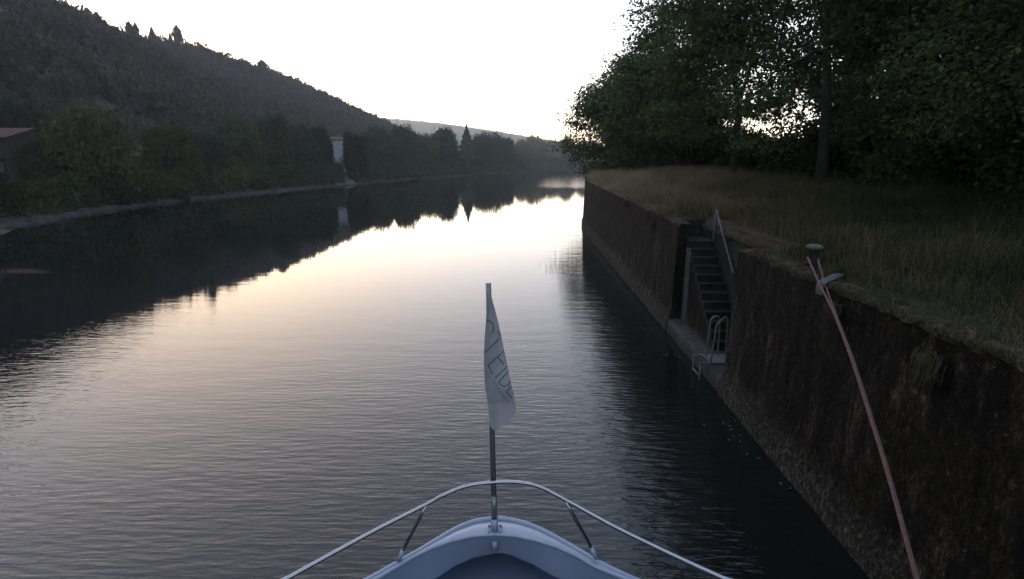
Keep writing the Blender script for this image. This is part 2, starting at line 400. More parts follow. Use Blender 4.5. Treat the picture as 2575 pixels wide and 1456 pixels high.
def water_mat():
    m, nt, out = mat_new('river_water')
    p = nd(nt, 'ShaderNodeBsdfPrincipled', Roughness=0.02, IOR=1.333)
    p.inputs['Base Color'].default_value = (0.004, 0.005, 0.005, 1)
    a = noise_n(nt, coords(nt, (2.3, 10.5, 1), (0, 0, radians(6)), 'World'), 1.0, 3, 0.5)
    b = noise_n(nt, coords(nt, (0.5, 1.9, 1), (0, 0, radians(-4)), 'World'), 1.0, 2, 0.5)
    c = noise_n(nt, coords(nt, (5.5, 17, 1), (0, 0, radians(12)), 'World'), 1.0, 2, 0.5)
    patch = noise_n(nt, coords(nt, (0.05, 0.09, 1), kind='World'), 1.0, 2)
    g = nt.nodes.new('ShaderNodeNewGeometry'); sx = nt.nodes.new('ShaderNodeSeparateXYZ'); nt.links.new(g.outputs['Position'], sx.inputs[0])
    fa = nd(nt, 'ShaderNodeMapRange'); fa.inputs['From Min'].default_value = 5; fa.inputs['From Max'].default_value = 22; fa.inputs['To Min'].default_value = 1.7; fa.inputs['To Max'].default_value = 0.25
    nt.links.new(sx.outputs['Y'], fa.inputs[0])
    af = nd(nt, 'ShaderNodeMath', operation='MULTIPLY'); nt.links.new(a.outputs['Fac'], af.inputs[0]); nt.links.new(fa.outputs[0], af.inputs[1])
    m1 = nd(nt, 'ShaderNodeMath', operation='MULTIPLY_ADD'); m1.inputs[1].default_value = 1.4
    nt.links.new(b.outputs['Fac'], m1.inputs[0]); nt.links.new(af.outputs[0], m1.inputs[2])
    m2 = nd(nt, 'ShaderNodeMath', operation='MULTIPLY_ADD'); m2.inputs[1].default_value = 0.18
    nt.links.new(c.outputs['Fac'], m2.inputs[0]); nt.links.new(m1.outputs[0], m2.inputs[2])
    # calmer towards the far reach
    mr = nd(nt, 'ShaderNodeMapRange'); mr.interpolation_type = 'SMOOTHSTEP'
    mr.inputs['From Min'].default_value = 2; mr.inputs['From Max'].default_value = 24
    mr.inputs['To Min'].default_value = 0.60; mr.inputs['To Max'].default_value = 0.045
    nt.links.new(sx.outputs['Y'], mr.inputs[0])
    pr = ramp(nt, patch.outputs['Fac'], [(0.35, (0.6, 0.6, 0.6)), (0.65, (1, 1, 1))])
    ml = nd(nt, 'ShaderNodeMath', operation='MULTIPLY'); nt.links.new(mr.outputs[0], ml.inputs[0]); nt.links.new(pr.outputs[0], ml.inputs[1])
    xr = nd(nt, 'ShaderNodeMapRange'); xr.inputs['From Min'].default_value = -8; xr.inputs['From Max'].default_value = 3; xr.inputs['To Min'].default_value = 0.75; xr.inputs['To Max'].default_value = 1.5
    nt.links.new(sx.outputs['X'], xr.inputs[0])
    ml2 = nd(nt, 'ShaderNodeMath', operation='MULTIPLY'); nt.links.new(ml.outputs[0], ml2.inputs[0]); nt.links.new(xr.outputs[0], ml2.inputs[1])
    by_ = nd(nt, 'ShaderNodeMapRange', interpolation_type='SMOOTHSTEP'); by_.inputs['From Min'].default_value = 95; by_.inputs['From Max'].default_value = 118; nt.links.new(sx.outputs['Y'], by_.inputs[0])
    lx_ = nd(nt, 'ShaderNodeMath', operation='MULTIPLY_ADD'); lx_.inputs[1].default_value = -0.03; nt.links.new(sx.outputs['Y'], lx_.inputs[0]); nt.links.new(sx.outputs['X'], lx_.inputs[2])
    bx_ = nd(nt, 'ShaderNodeMapRange', interpolation_type='SMOOTHSTEP'); bx_.inputs['From Min'].default_value = -3; bx_.inputs['From Max'].default_value = 6; bx_.inputs['To Max'].default_value = 0.6; nt.links.new(lx_.outputs[0], bx_.inputs[0])
    ml3 = nd(nt, 'ShaderNodeMath', operation='MULTIPLY_ADD'); nt.links.new(by_.outputs[0], ml3.inputs[0]); nt.links.new(bx_.outputs[0], ml3.inputs[1]); nt.links.new(ml2.outputs[0], ml3.inputs[2])
    # ruffled strip along the wall
    wx_ = nd(nt, 'ShaderNodeMapRange', interpolation_type='SMOOTHSTEP'); wx_.inputs['From Min'].default_value = 0.8; wx_.inputs['From Max'].default_value = 3.4; nt.links.new(sx.outputs['X'], wx_.inputs[0])
    wy_ = nd(nt, 'ShaderNodeMapRange', interpolation_type='SMOOTHSTEP'); wy_.inputs['From Min'].default_value = 11; wy_.inputs['From Max'].default_value = 17; wy_.inputs['To Max'].default_value = 0.5; nt.links.new(sx.outputs['Y'], wy_.inputs[0])
    ml4 = nd(nt, 'ShaderNodeMath', operation='MULTIPLY_ADD'); wz_ = nd(nt, 'ShaderNodeMapRange', interpolation_type='SMOOTHSTEP'); wz_.inputs['From Min'].default_value = 36; wz_.inputs['From Max'].default_value = 60; wz_.inputs['To Min'].default_value = 1; wz_.inputs['To Max'].default_value = 0; nt.links.new(sx.outputs['Y'], wz_.inputs[0])
    wm_ = nd(nt, 'ShaderNodeMath', operation='MULTIPLY'); nt.links.new(wx_.outputs[0], wm_.inputs[0]); nt.links.new(wz_.outputs[0], wm_.inputs[1])
    nt.links.new(wm_.outputs[0], ml4.inputs[0]); nt.links.new(wy_.outputs[0], ml4.inputs[1]); nt.links.new(ml3.outputs[0], ml4.inputs[2])
    bp = nd(nt, 'ShaderNodeBump', Distance=0.02)
    nt.links.new(ml4.outputs[0], bp.inputs['Strength']); nt.links.new(m2.outputs[0], bp.inputs['Height'])
    nt.links.new(bp.outputs[0], p.inputs['Normal'])
    nt.links.new(p.outputs[0], out.inputs[0]); return m
M['water'] = water_mat()

# ---------------------------------------------------------------- setting: ground, water, hills
mesh_np('ground', [(-1700, -400, -2.2), (1700, -400, -2.2), (1700, 1750, -2.2), (-1700, 1750, -2.2)], [[0, 1, 2, 3]], M['soil']) and None
tag(bpy.data.objects['ground'], kind='structure')
mesh_np('water', [(-300, -200, 0), (800, -200, 0), (800, 760, 0), (-300, 760, 0)], [[0, 1, 2, 3]], M['water'])
tag(bpy.data.objects['water'], kind='structure')

SHORE_PX = [(-60, 598), (0, 578), (120, 556), (240, 534), (440, 508), (650, 486), (860, 466), (1040, 450), (1160, 441.5), (1280, 434.2), (1390, 428.2)]
SHORE = [at_z(x, y, 0)[:2] for x, y in SHORE_PX]
SHORE = [np.array([-35, -150.]), np.array([-34, -20.]), np.array([-34, 10.])] + SHORE + [np.array([60, 470.]), np.array([130, 530.]), np.array([260, 590.]), np.array([700, 700.])]
SH = np.array(spline(SHORE, 10))
def shore_dist(X, Y):
    """signed distance behind the left shoreline (positive on land)"""
    best = np.full(X.shape, 1e9); sgn = np.ones(X.shape)
    for i in range(len(SH) - 1):
        a, b = SH[i], SH[i + 1]; ab = b - a; L2 = ab.dot(ab)
        t = np.clip(((X - a[0]) * ab[0] + (Y - a[1]) * ab[1]) / L2, 0, 1)
        dx = X - (a[0] + t * ab[0]); dy = Y - (a[1] + t * ab[1]); d = np.hypot(dx, dy)
        side = ab[0] * (Y - a[1]) - ab[1] * (X - a[0])
        upd = d < best; best = np.where(upd, d, best); sgn = np.where(upd, np.sign(side), sgn)
    return best * sgn
# ridge of the wooded hill, measured as sight lines at chosen depths
RIDGE_PX = [(-500, -330, 130), (-250, -190, 170), (0, -48, 212), (200, 36, 245), (290, 84, 262), (480, 104, 310), (560, 140, 335), (650, 158, 360), (770, 222, 412), (845, 270, 445), (885, 320, 478)]
RG = np.array([at_y(x, y, d) for x, y, d in RIDGE_PX])
def sm(t): t = np.clip(t, 0, 1); return t * t * (3 - 2 * t)
def terrain(X, Y):
    d = shore_dist(X, Y)
    z = np.where(d < 0.9, -0.8, 0.32 + 1.0 * sm((d - 0.9) / 5) + 0.8 * sm((d - 8) / 20))
    zr = np.interp(Y, RG[:, 1], RG[:, 2] - 8.0) ; xr = np.interp(Y, RG[:, 1], RG[:, 0])
    tail = 1 - sm((Y - RG[-1, 1]) / 130); zr = np.where(Y > RG[-1, 1], (RG[-1, 2] - 8.0) * tail, zr)
    zr = np.where(Y < RG[0, 1], RG[0, 2] - 8.0, zr)
    xf = np.where(Y < 130, -62.0, -62 + (Y - 130) * 0.10)
    s = np.clip((xf - X) / np.maximum(xf - xr, 20), 0, 1.0)
    prof = s * (1.12 - 0.12 * s)
    hill = np.maximum(zr, 0) * prof
    return np.where(d > 4, np.maximum(z, z + hill), z)
gx = np.concatenate([np.arange(-420, -80, 5.0), np.arange(-80, 40, 2.5), np.arange(40, 820, 10)]); gy = np.concatenate([np.arange(-80, 20, 6.0), np.arange(20, 160, 2.5), np.arange(160, 900, 6.0)])
GX, GY = np.meshgrid(gx, gy, indexing='ij')
TZ = terrain(GX.ravel(), GY.ravel())
P3 = np.stack([GX.ravel(), GY.ravel(), TZ], 1)
P3[:, 2] += np.where(TZ > 2.5, fbm(P3 * [0.04, 0.04, 0], 3) * 1.2, 0)
na, nb = GX.shape; idx = np.arange(na * nb).reshape(na, nb)
Q = np.stack([idx[:-1, :-1], idx[1:, :-1], idx[1:, 1:], idx[:-1, 1:]], -1).reshape(-1, 4)
keep = (P3[Q][:, :, 2].max(1) > -0.7)
hill_o = mesh_np('hillside', P3, Q[keep], M['hill_ground'], smooth=True); tag(hill_o, kind='structure')

# stone revetment along the left shore
sh = SH[(SH[:, 1] > 5) & (SH[:, 1] < 480)]
seg = np.cumsum(np.r_[0, np.hypot(*np.diff(sh, axis=0).T)]); n_s = int(seg[-1] / 0.35)
sx = np.interp(np.linspace(0, seg[-1], n_s), seg, sh[:, 0]); sy = np.interp(np.linspace(0, seg[-1], n_s), seg, sh[:, 1])
tx = np.gradient(sx); ty = np.gradient(sy); L = np.hypot(tx, ty); nx, ny = -ty / L, tx / L
prof = [(-0.6, -0.35), (-0.25, -0.12), (0.0, 0.05), (0.15, 0.13), (0.3, 0.20), (0.45, 0.26), (0.6, 0.31), (0.78, 0.34), (1.3, 0.34), (2.6, 0.30)]
G = np.zeros((n_s, len(prof), 3))
for j, (d, z) in enumerate(prof):
    G[:, j, 0] = sx + nx * d; G[:, j, 1] = sy + ny * d; G[:, j, 2] = z
q = G.reshape(-1, 3); q = q + np.stack([vnoise(q * 2.2, 11), vnoise(q * 2.2, 12), vnoise(q * 2.5, 13)], 1) * [0.22, 0.22, 0.16]
G = q.reshape(G.shape)
rv = MB().grid(G, smooth=False).build('stone_bank', M['stone_bank']); tag(rv, kind='structure')

# ---------------------------------------------------------------- foliage helpers
def leaves(Cn, N, size, rng, up=0.35, asp=0.6):
    """diamond leaves at centres Cn with preferred normals N"""
    n = len(Cn)
    nn = N + rng.normal(0, 0.7, (n, 3)); nn[:, 2] += up
    nn /= np.linalg.norm(nn, axis=1, keepdims=True) + 1e-9
    r = rng.normal(0, 1, (n, 3)); a = np.cross(nn, r); a /= np.linalg.norm(a, axis=1, keepdims=True) + 1e-9
    b = np.cross(nn, a)
    s = (size * rng.uniform(0.4, 1.5, n))[:, None] if np.ndim(size) == 0 else size[:, None]
    a = a * s * 0.5; b = b * s * 0.5 * asp
    V = np.stack([Cn - a, Cn + b - a * 0.1 + nn * s * 0.06, Cn + a, Cn - b - a * 0.1 + nn * s * 0.06], 1).reshape(-1, 3)
    F = np.arange(4 * n).reshape(-1, 4)
    return V, F
def lobed(lobes, n_clump, per, spread, size, rng, flat=0.6, shell=0.55, up=0.35):
    """leaf clumps spread through a set of ellipsoid lobes (cx,cy,cz,rx,ry,rz)"""
    lb = np.array(lobes, float); wgt = (lb[:, 3] * lb[:, 4] * lb[:, 5]) ** 0.75; wgt /= wgt.sum()
    k = rng.choice(len(lb), n_clump, p=wgt)
    d = rng.normal(0, 1, (n_clump, 3)); d /= np.linalg.norm(d, axis=1, keepdims=True)
    rr = shell + (1 - shell) * rng.uniform(0, 1, n_clump) ** 0.6
    cc = lb[k, :3] + d * rr[:, None] * lb[k, 3:]
    sc = rng.uniform(0.6, 1.4, n_clump)
    cn = np.repeat(cc, per, 0) + rng.normal(0, 1, (n_clump * per, 3)) * (np.repeat(sc, per) * spread)[:, None] * [1, 1, flat]
    nn = np.repeat(d, per, 0)
    return leaves(cn, nn * 0.6, size, rng, up)

def trunk_mb(rng, base, top, r0, limbs, bend=0.25):
    mb = MB(); base = np.array(base, float); top = np.array(top, float); n = 9
    P = []
    for i in range(n):
        t = i / (n - 1); P.append(base + (top - base) * t + np.array([rng.normal(0, bend), rng.normal(0, bend), 0]) * t * (1 - t) * 1.6)
    rad = [r0 * (1.28 if i == 0 else 1) * (1 - 0.8 * (i / (n - 1)) ** 1.1) for i in range(n)]
    mb.tube(P, rad, 10)
    for (tf, tgt, r) in limbs:
        i = tf * (n - 1); a = P[int(i)] + (P[min(int(i) + 1, n - 1)] - P[int(i)]) * (i % 1)
        tgt = np.array(tgt, float); Q = []
        for s in np.linspace(0, 1, 7):
            p = a + (tgt - a) * s; p[2] += 0.18 * np.linalg.norm(tgt - a) * sin(pi * s) * 0.5
            p = p + rng.normal(0, 0.10, 3) * (s > 0) * min(1, np.linalg.norm(tgt - a) / 3); Q.append(p)
        mb.tube(Q, [r * (1 - 0.85 * s) for s in np.linspace(0, 1, 7)], 6)
        for _ in range(3):
            j = rng.integers(2, 6); e = Q[j] + rng.normal(0, 1, 3) * np.linalg.norm(tgt - a) * 0.22
            mb.tube([Q[j], (Q[j] + e) / 2 + rng.normal(0, 0.05, 3), e], [r * 0.35, r * 0.22, r * 0.08], 5)
    return mb

# ---------------------------------------------------------------- left bank: trees, shrubs, houses
def proto_crown(kind, seed):
    rng = np.random.default_rng(seed)
    if kind == 'round':
        lob = [(0, 0, 0.56, 0.72, 0.72, 0.42)] + [(rng.uniform(-.6, .6), rng.uniform(-.6, .6), rng.uniform(.15, .78), rng.uniform(.3, .48), rng.uniform(.3, .48), rng.uniform(.16, .25)) for _ in range(12)]
        return lobed(lob, 900, 30, 0.075, 0.060, rng, shell=0.6)
    if kind == 'tall':
        lob = [(0, 0, 0.55, 0.65, 0.65, 0.44)] + [(rng.uniform(-.55, .55), rng.uniform(-.55, .55), rng.uniform(.12, .85), rng.uniform(.28, .42), rng.uniform(.28, .42), rng.uniform(.12, .2)) for _ in range(12)]
        return lobed(lob, 860, 28, 0.075, 0.064, rng, shell=0.55)
    if kind == 'shrub':
        lob = [(0, 0, .5, .7, .7, .45)] + [(rng.uniform(-.6, .6), rng.uniform(-.6, .6), rng.uniform(.2, .65), rng.uniform(.3, .5), rng.uniform(.3, .5), rng.uniform(.25, .4)) for _ in range(8)]
        return lobed(lob, 420, 24, 0.10, 0.11, rng, shell=0.4)
    if kind == 'oval':
        lob = [(0, 0, .14, .45, .45, .12), (0.1, 0, .32, .75, .75, .17), (-.1, .05, .52, .8, .8, .17), (.05, -.05, .7, .62, .62, .15), (0, 0, .84, .4, .4, .12), (0, 0, .94, .2, .2, .07)]
        return lobed(lob, 300, 12, 0.09, 0.16, rng, shell=0.4)
    if kind == 'spruce':
        n = 5200; t = rng.uniform(0, 1, n) ** 0.75; z = 0.06 + 0.94 * (1 - t); lay = 0.75 + 0.25 * np.sin(z * 60)
        g = rng.uniform(0, 2 * pi, n); r = t * 0.95 * rng.uniform(0.4, 1, n) * lay
        c = np.stack([r * np.cos(g), r * np.sin(g), z - 0.04 * r], 1)
        return leaves(c, np.stack([np.cos(g), np.sin(g), 0 * g], 1), 0.09, rng)
CR = {}
for k, cnt in (('round', 3), ('tall', 3), ('shrub', 3), ('spruce', 1), ('oval', 2)):
    CR[k] = []
    for i in range(cnt):
        V, F = proto_crown(k, 40 + i * 7 + len(k))
        me_o = mesh_np('crown', V, F, M['leaf_bank'], local=True); CR[k].append(me_o.data); bpy.data.objects.remove(me_o)
_rt = np.random.default_rng(5)
_o = trunk_mb(_rt, (0, 0, 0), (0.02, 0, 0.75), 0.05, [(0.45, (0.35, 0.1, 0.6), .022), (0.5, (-0.3, 0.2, 0.65), .022), (0.6, (0.05, -0.35, 0.7), .02)], 0.03).build('trunk', M['bark'], local=True)
TRUNK = _o.data; bpy.data.objects.remove(_o)
OLD_SH = [(-60, 28), (0, 29.8), (240, 38.2), (440, 45.7), (650, 54.6), (860, 66.3), (1040, 80), (1160, 89.8), (1280, 101.4), (1400, 116.4), (1600, 140)]
NEW_SH = [(-60, 35), (0, 37.3), (240, 51.2), (440, 65.5), (650, 85.6), (860, 118.2), (1040, 169.6), (1160, 220.3), (1280, 296), (1390, 410), (1600, 470)]
def deeper(px, d):
    o = np.interp(px, *zip(*OLD_SH)); n = np.interp(px, *zip(*NEW_SH)); return n * (1 + (d / o - 1) * 0.8)
def gz(x, y): return float(terrain(np.array([x]), np.array([y]))[0])
def bank_tree(kind, px, top_py, hw_px, depth, label, group, name='bank_tree', cat='tree', mat=None, var=0, seed=0):
    depth = float(deeper(px, depth)); tp = at_y(px, top_py, depth); x, y = tp[0], depth
    z0 = gz(x, y); h = max(tp[2] - z0, 1.0); r = hw_px / F_PX * depth
    t = thing(name, label, cat, (x, y, z0), random.Random(seed + int(px)).uniform(0, 6.28), group)
    t.scale = (r, r, h)
    me = CR[kind][var % len(CR[kind])]
    c = bpy.data.objects.new('crown' if kind != 'shrub' else 'foliage', me); COL.objects.link(c); c.parent = t
    if mat:
        c.material_slots[0].link = 'OBJECT'; c.material_slots[0].material = mat
    k = bpy.data.objects.new('trunk' if kind != 'shrub' else 'stem', TRUNK); COL.objects.link(k); k.parent = t
    return t
BG = 'trees on the left bank'
W_, B_ = M['leaf_warm'], None
for i, (kind, px, ty, hw, d, mt, lab) in enumerate([
    ('round', 222, 276, 112, 46, W_, 'largest broad round tree on the left bank, right of the red roofed house'),
    ('spruce', 95, 292, 46, 52, B_, 'pointed dark tree between the red roofed house and the largest round tree'),
    ('tall', 78, 350, 44, 46, B_, 'small dark tree hiding the right end of the red roofed house'),
    ('tall', 20, 255, 70, 66, B_, 'dark tree standing behind the red roof at the left edge'),
    ('round', 408, 312, 74, 52, W_, 'round topped tree just right of the brown hipped roof'),
    ('tall', 505, 330, 55, 60, B_, 'dark bushy tree beside the round topped tree near the brown roof'),
    ('round', 590, 300, 72, 66, B_, 'wide green tree midway between the brown roof and the white house'),
    ('tall', 680, 296, 62, 70, B_, 'tall leafy tree third to the left of the white house'),
    ('round', 752, 312, 56, 72, B_, 'leafy tree second to the left of the white house'),
    ('tall', 803, 322, 32, 70, B_, 'narrow tree hiding the left side of the white house'),
    ('tall', 886, 338, 36, 74, B_, 'dark narrow tree hiding the right side of the white house'),
    ('round', 945, 318, 54, 88, B_, 'dome shaped tree where the hill slope meets the river trees'),
    ('tall', 1015, 318, 46, 92, B_, 'high tree left of a dip in the far treeline'),
    ('round', 1068, 338, 36, 94, B_, 'low round tree in the dip of the far treeline'),
    ('round', 1115, 320, 44, 98, B_, 'broad tree just left of the pointed spruce'),
    ('spruce', 1173, 315, 46, 104, B_, 'pointed spruce rising above the far treeline'),
    ('round', 1215, 334, 42, 106, B_, 'round tree just right of the pointed spruce'),
    ('spruce', 1253, 339, 34, 110, B_, 'small pointed conifer second right of the tall spruce'),
    ('tall', 1268, 348, 30, 108, B_, 'low tree below the small pointed conifer'),
    ('round', 1312, 352, 30, 116, B_, 'small round tree in the low part of the far treeline'),
    ('tall', 1350, 341, 27, 124, B_, 'upright rounded tree before the river bend'),
    ('round', 1392, 354, 30, 130, B_, 'low dome tree between two taller trees at the river bend'),
    ('round', 1425, 346, 32, 140, B_, 'hazy tree at the river bend beside the overhanging maple leaves'),
    ('round', 1480, 352, 45, 150, B_, 'hazy tree across the river half hidden by the right bank maples'),
    ('round', 1560, 350, 50, 160, B_, 'hazy tree across the bend seen through the right bank maples'),
    ]):
    bank_tree(kind, px, ty, hw, d, lab, BG, 'spruce' if kind == 'spruce' else 'bank_tree', mat=mt, var=i, seed=i)
# shrubs close to the water; beyond a dozen of them nothing tells the far ones apart
SG = 'shrubs above the stone bank'
for i, (px, ty, hw, d, mt, lab) in enumerate([
    (-20, 440, 60, 35, B_, 'dark shrub cut by the left edge of the photo above the stone bank'),
    (75, 452, 58, 38, W_, 'olive green shrub below the red roofed house'),
    (170, 440, 60, 41, B_, 'dark shrub at the foot of the largest round tree, left one'),
    (258, 430, 55, 43, B_, 'rounded shrub at the foot of the largest round tree, right one'),
    (335, 424, 52, 45, B_, 'shrub below the brown hipped roof'),
    (415, 430, 52, 48, B_, 'shrub at the foot of the round topped tree by the brown roof'),
    (495, 425, 50, 52, B_, 'bushy shrub at the foot of the dark bushy tree'),
    (570, 420, 48, 56, W_, 'olive shrub left of the wide green tree'),
    (640, 418, 46, 59, B_, 'shrub right of the wide green tree'),
    (715, 415, 46, 62, B_, 'shrub second to the left of the boat ramp'),
    (788, 414, 42, 65, B_, 'shrub first to the left of the boat ramp'),
    (842, 402, 27, 68, B_, 'small shrub under the white house wall above the boat ramp'),
    (925, 412, 40, 73, B_, 'shrub first to the right of the boat ramp'),
    (985, 418, 34, 78, W_, 'olive shrub second to the right of the boat ramp')]):
    bank_tree('shrub', px, ty, hw, d, lab, SG, 'shrub', 'shrub', mat=mt, var=i, seed=i + 60)
for i, (px, ty, hw, d) in enumerate([(1035, 412, 34, 84), (1090, 408, 34, 90), (1145, 404, 32, 95), (1195, 400, 32, 99), (1245, 398, 30, 104), (1295, 397, 30, 110), (1340, 394, 28, 118), (1385, 392, 28, 124), (1425, 388, 28, 132), (1470, 386, 30, 142)]):
    bank_tree('shrub', px, ty, hw, d, 'dark low shrub in the receding row along the far stone bank', 'shrubs along the far reach', 'shrub', 'shrub', var=i, seed=i + 90)

# ridge-top trees of the hill
def crest(px, base_py, top_py, hw, depth, kind, lab, var=0):
    p = at_y(px, base_py + 6, depth); tp = at_y(px, top_py, depth)
    t = thing('ridge_tree', lab, 'tree', p, px * 0.1, 'trees standing along the hill crest')
    r = hw / F_PX * depth; t.scale = (r, r, tp[2] - p[2])
    c = bpy.data.objects.new('crown', CR[kind][var % len(CR[kind])]); COL.objects.link(c); c.parent = t
    c.material_slots[0].link = 'OBJECT'; c.material_slots[0].material = M['leaf_hill']
    k = bpy.data.objects.new('trunk', TRUNK); COL.objects.link(k); k.parent = t
for i, a in enumerate([
    (120, 22, 0, 20, 228, 'oval', 'leafy crest tree nearest the top left corner of the photo'),
    (182, 45, 14, 24, 242, 'oval', 'broad crest tree left of the tall pair on the skyline'),
    (224, 56, 20, 15, 250, 'oval', 'taller left tree of the pair on the hill skyline'),
    (247, 60, 31, 12, 254, 'oval', 'shorter right tree of the pair on the hill skyline'),
    (327, 82, 55, 10, 275, 'oval', 'left tree of the small pair midway along the crest'),
    (344, 84, 58, 8, 278, 'oval', 'right tree of the small pair midway along the crest'),
    (384, 88, 64, 12, 288, 'spruce', 'pointed conifer standing alone on the crest'),
    (449, 104, 66, 13, 305, 'oval', 'rounded crest tree standing alone right of the pointed conifer'),
    (430, 104, 80, 10, 302, 'spruce', 'small conifer touching the lone rounded crest tree'),
    (660, 168, 152, 14, 362, 'oval', 'low rounded crest tree where the skyline begins to fall')]):
    crest(*a, var=i)

# woods on the hill: one mass
rngh = np.random.default_rng(21)
n_try = 34000
hx = rngh.uniform(-340, 20, n_try); hy = rngh.uniform(20, 640, n_try)
dd = shore_dist(hx, hy)
mead = fbm(np.stack([hx * 0.016, hy * 0.012, 0 * hx], 1), 77, 3)
ok = (dd > 8) & (~((hy < 78) & (dd < 32) & (np.abs(hx + 0.93 * hy) < 11))) & (rngh.uniform(0, 1, n_try) < np.where(mead > 0.26, 0.35, 0.9))
xr_ = np.interp(hy, RG[:, 1], RG[:, 0]); ok &= hx > xr_ - 30
hx, hy, dd_ = hx[ok], hy[ok], dd[ok]; hz = terrain(hx, hy)
def small_tree(seed, nl):
    r = np.random.default_rng(seed)
    lob = [(0, 0, 0.55, 0.6, 0.6, 0.4)] + [(r.uniform(-.5, .5), r.uniform(-.5, .5), r.uniform(.3, .8), .4, .4, .22) for _ in range(5)]
    return lobed(lob, nl // 6, 6, 0.12, 0.24, r, shell=0.5)
protos = [small_tree(300 + i, 150) for i in range(6)]
VV = []; nv = 0; FF = []
for i in range(len(hx)):
    V, F = protos[i % 6]; g = rngh.uniform(0, 6.28); ca, sa = cos(g), sin(g)
    r = rngh.uniform(2.0, 4.2) * (0.62 if dd_[i] < 40 else 1.0); h = r * rngh.uniform(1.5, 2.1)
    W = np.stack([(V[:, 0] * ca - V[:, 1] * sa) * r + hx[i], (V[:, 0] * sa + V[:, 1] * ca) * r + hy[i], V[:, 2] * h + hz[i] - 0.4], 1)
    VV.append(W); FF.append(F + nv); nv += len(V)
wood = mesh_np('hill_woodland', np.concatenate(VV), np.concatenate(FF), M['leaf_hill'])
tag(wood, 'dense woodland with brown grassy gaps covering the steep hill on the left', 'woodland', kind='stuff')
print('hill trees', len(hx))

# undergrowth down to the stones of the left bank
ru = np.random.default_rng(64); VV = []; FF = []; nv = 0
ptr = [small_tree(700 + i, 72) for i in range(4)]
k_ = 0
while k_ < 2600:
    i = ru.integers(0, n_s - 1); d = 0.7 + 9.5 * ru.uniform() ** 1.3; x, y = sx[i] + nx[i] * d, sy[i] + ny[i] * d
    k_ += 1
    if abs(x + 0.318 * y) < 3.0 and 100 < y < 140: continue
    V, F = ptr[k_ % 4]; r = ru.uniform(0.5, 1.3) * (1 + y / 200); h = r * ru.uniform(0.9, 1.5); g = ru.uniform(0, 6.28)
    z = float(0.25 + 1.0 * sm(np.array((d - 0.9) / 5))) - 0.15
    VV.append(np.stack([(V[:, 0] * cos(g) - V[:, 1] * sin(g)) * r + x, (V[:, 0] * sin(g) + V[:, 1] * cos(g)) * r + y, V[:, 2] * h + z], 1)); FF.append(F + nv); nv += len(V)
ug = mesh_np('undergrowth', np.concatenate(VV), np.concatenate(FF), M['leaf_bank']); tag(ug, 'low tangled weeds and brambles growing along the top of the stone bank', 'undergrowth', kind='stuff')

# far hazy ridge
rp = [(700, 280), (820, 286), (910, 294), (1000, 299), (1100, 309), (1200, 322), (1300, 338), (1400, 356), (1470, 368), (1560, 376)]
xs = np.arange(700, 1561, 3.0); ys = np.interp(xs, [p[0] for p in rp], [p[1] for p in rp])
row = np.array([at_y(x, y, 1350) for x, y in zip(xs, ys)])
row[:, 2] += fbm(np.stack([xs * 0.2, xs * 0, xs * 0], 1), 5, 3) * 1.8
G = np.zeros((len(xs), 12, 3))
for j in range(12):
    s = j / 11.0
    G[:, j, 0] = row[:, 0] * (1 - 0.12 * s); G[:, j, 1] = 1350 - 350 * s; G[:, j, 2] = row[:, 2] * (1 - s) ** 1.1 - 1.5 * s
    if 0 < j < 11: G[:, j, 2] += fbm(np.stack([xs * 0.12, xs * 0 + j, xs * 0], 1), 6 + j, 3) * 1.5
Bk = G[:, :1].copy(); Bk[:, :, 1] += 250; Bk[:, :, 2] = -2
fr = MB().grid(np.concatenate([Bk, G], 1)).build('far_ridge', M['far_forest']); tag(fr, kind='structure')

# houses
def gable_house(name, label, c, L, D, hw, hr, wallm, roofm, rot=0, along_x=True):
    t = thing(name, label, 'house', c, rot)
    mb = MB(); mb.box(-L / 2, L / 2, -D / 2, D / 2, -1.5, hw)
    for s in (-1, 1):
        mb.add([(s * L / 2, -D / 2, hw), (s * L / 2, D / 2, hw), (s * L / 2, 0, hr)], [(0, 1, 2) if s > 0 else (0, 2, 1)])
    mb.build('wall', wallm, t, local=True)
    o = 0.5; th = 0.14; rb = MB()
    for s in (-1, 1):
        e = np.array([0, s * (D / 2 + o), hw - o * (hr - hw) / (D / 2)])
        V = []
        for x in (-L / 2 - o, L / 2 + o):
            V += [(x, e[1], e[2] + 0.02), (x, 0, hr + 0.02), (x, 0, hr + th), (x, e[1], e[2] + th)]
        rb.add(V, [(0, 1, 2, 3), (7, 6, 5, 4), (0, 4, 5, 1), (3, 2, 6, 7), (0, 3, 7, 4)])
    rb.build('roof', roofm, t, local=True)
    return t
def window(t, x, z, y, wd=1.0, h=1.2):
    f = MB()
    f.box(x - wd / 2 - .08, x + wd / 2 + .08, y - .05, y, z + h, z + h + .08).box(x - wd / 2 - .08, x + wd / 2 + .08, y - .07, y, z - .08, z)
    f.box(x - wd / 2 - .08, x - wd / 2, y - .05, y, z, z + h).box(x + wd / 2, x + wd / 2 + .08, y - .05, y, z, z + h).box(x - .03, x + .03, y - .05, y, z, z + h)
    fo = f.build('window', M['trim_white'], t, local=True)
    MB().box(x - wd / 2, x + wd / 2, y - .02, y - .004, z, z + h).build('pane', M['window_glass'], fo, local=True)
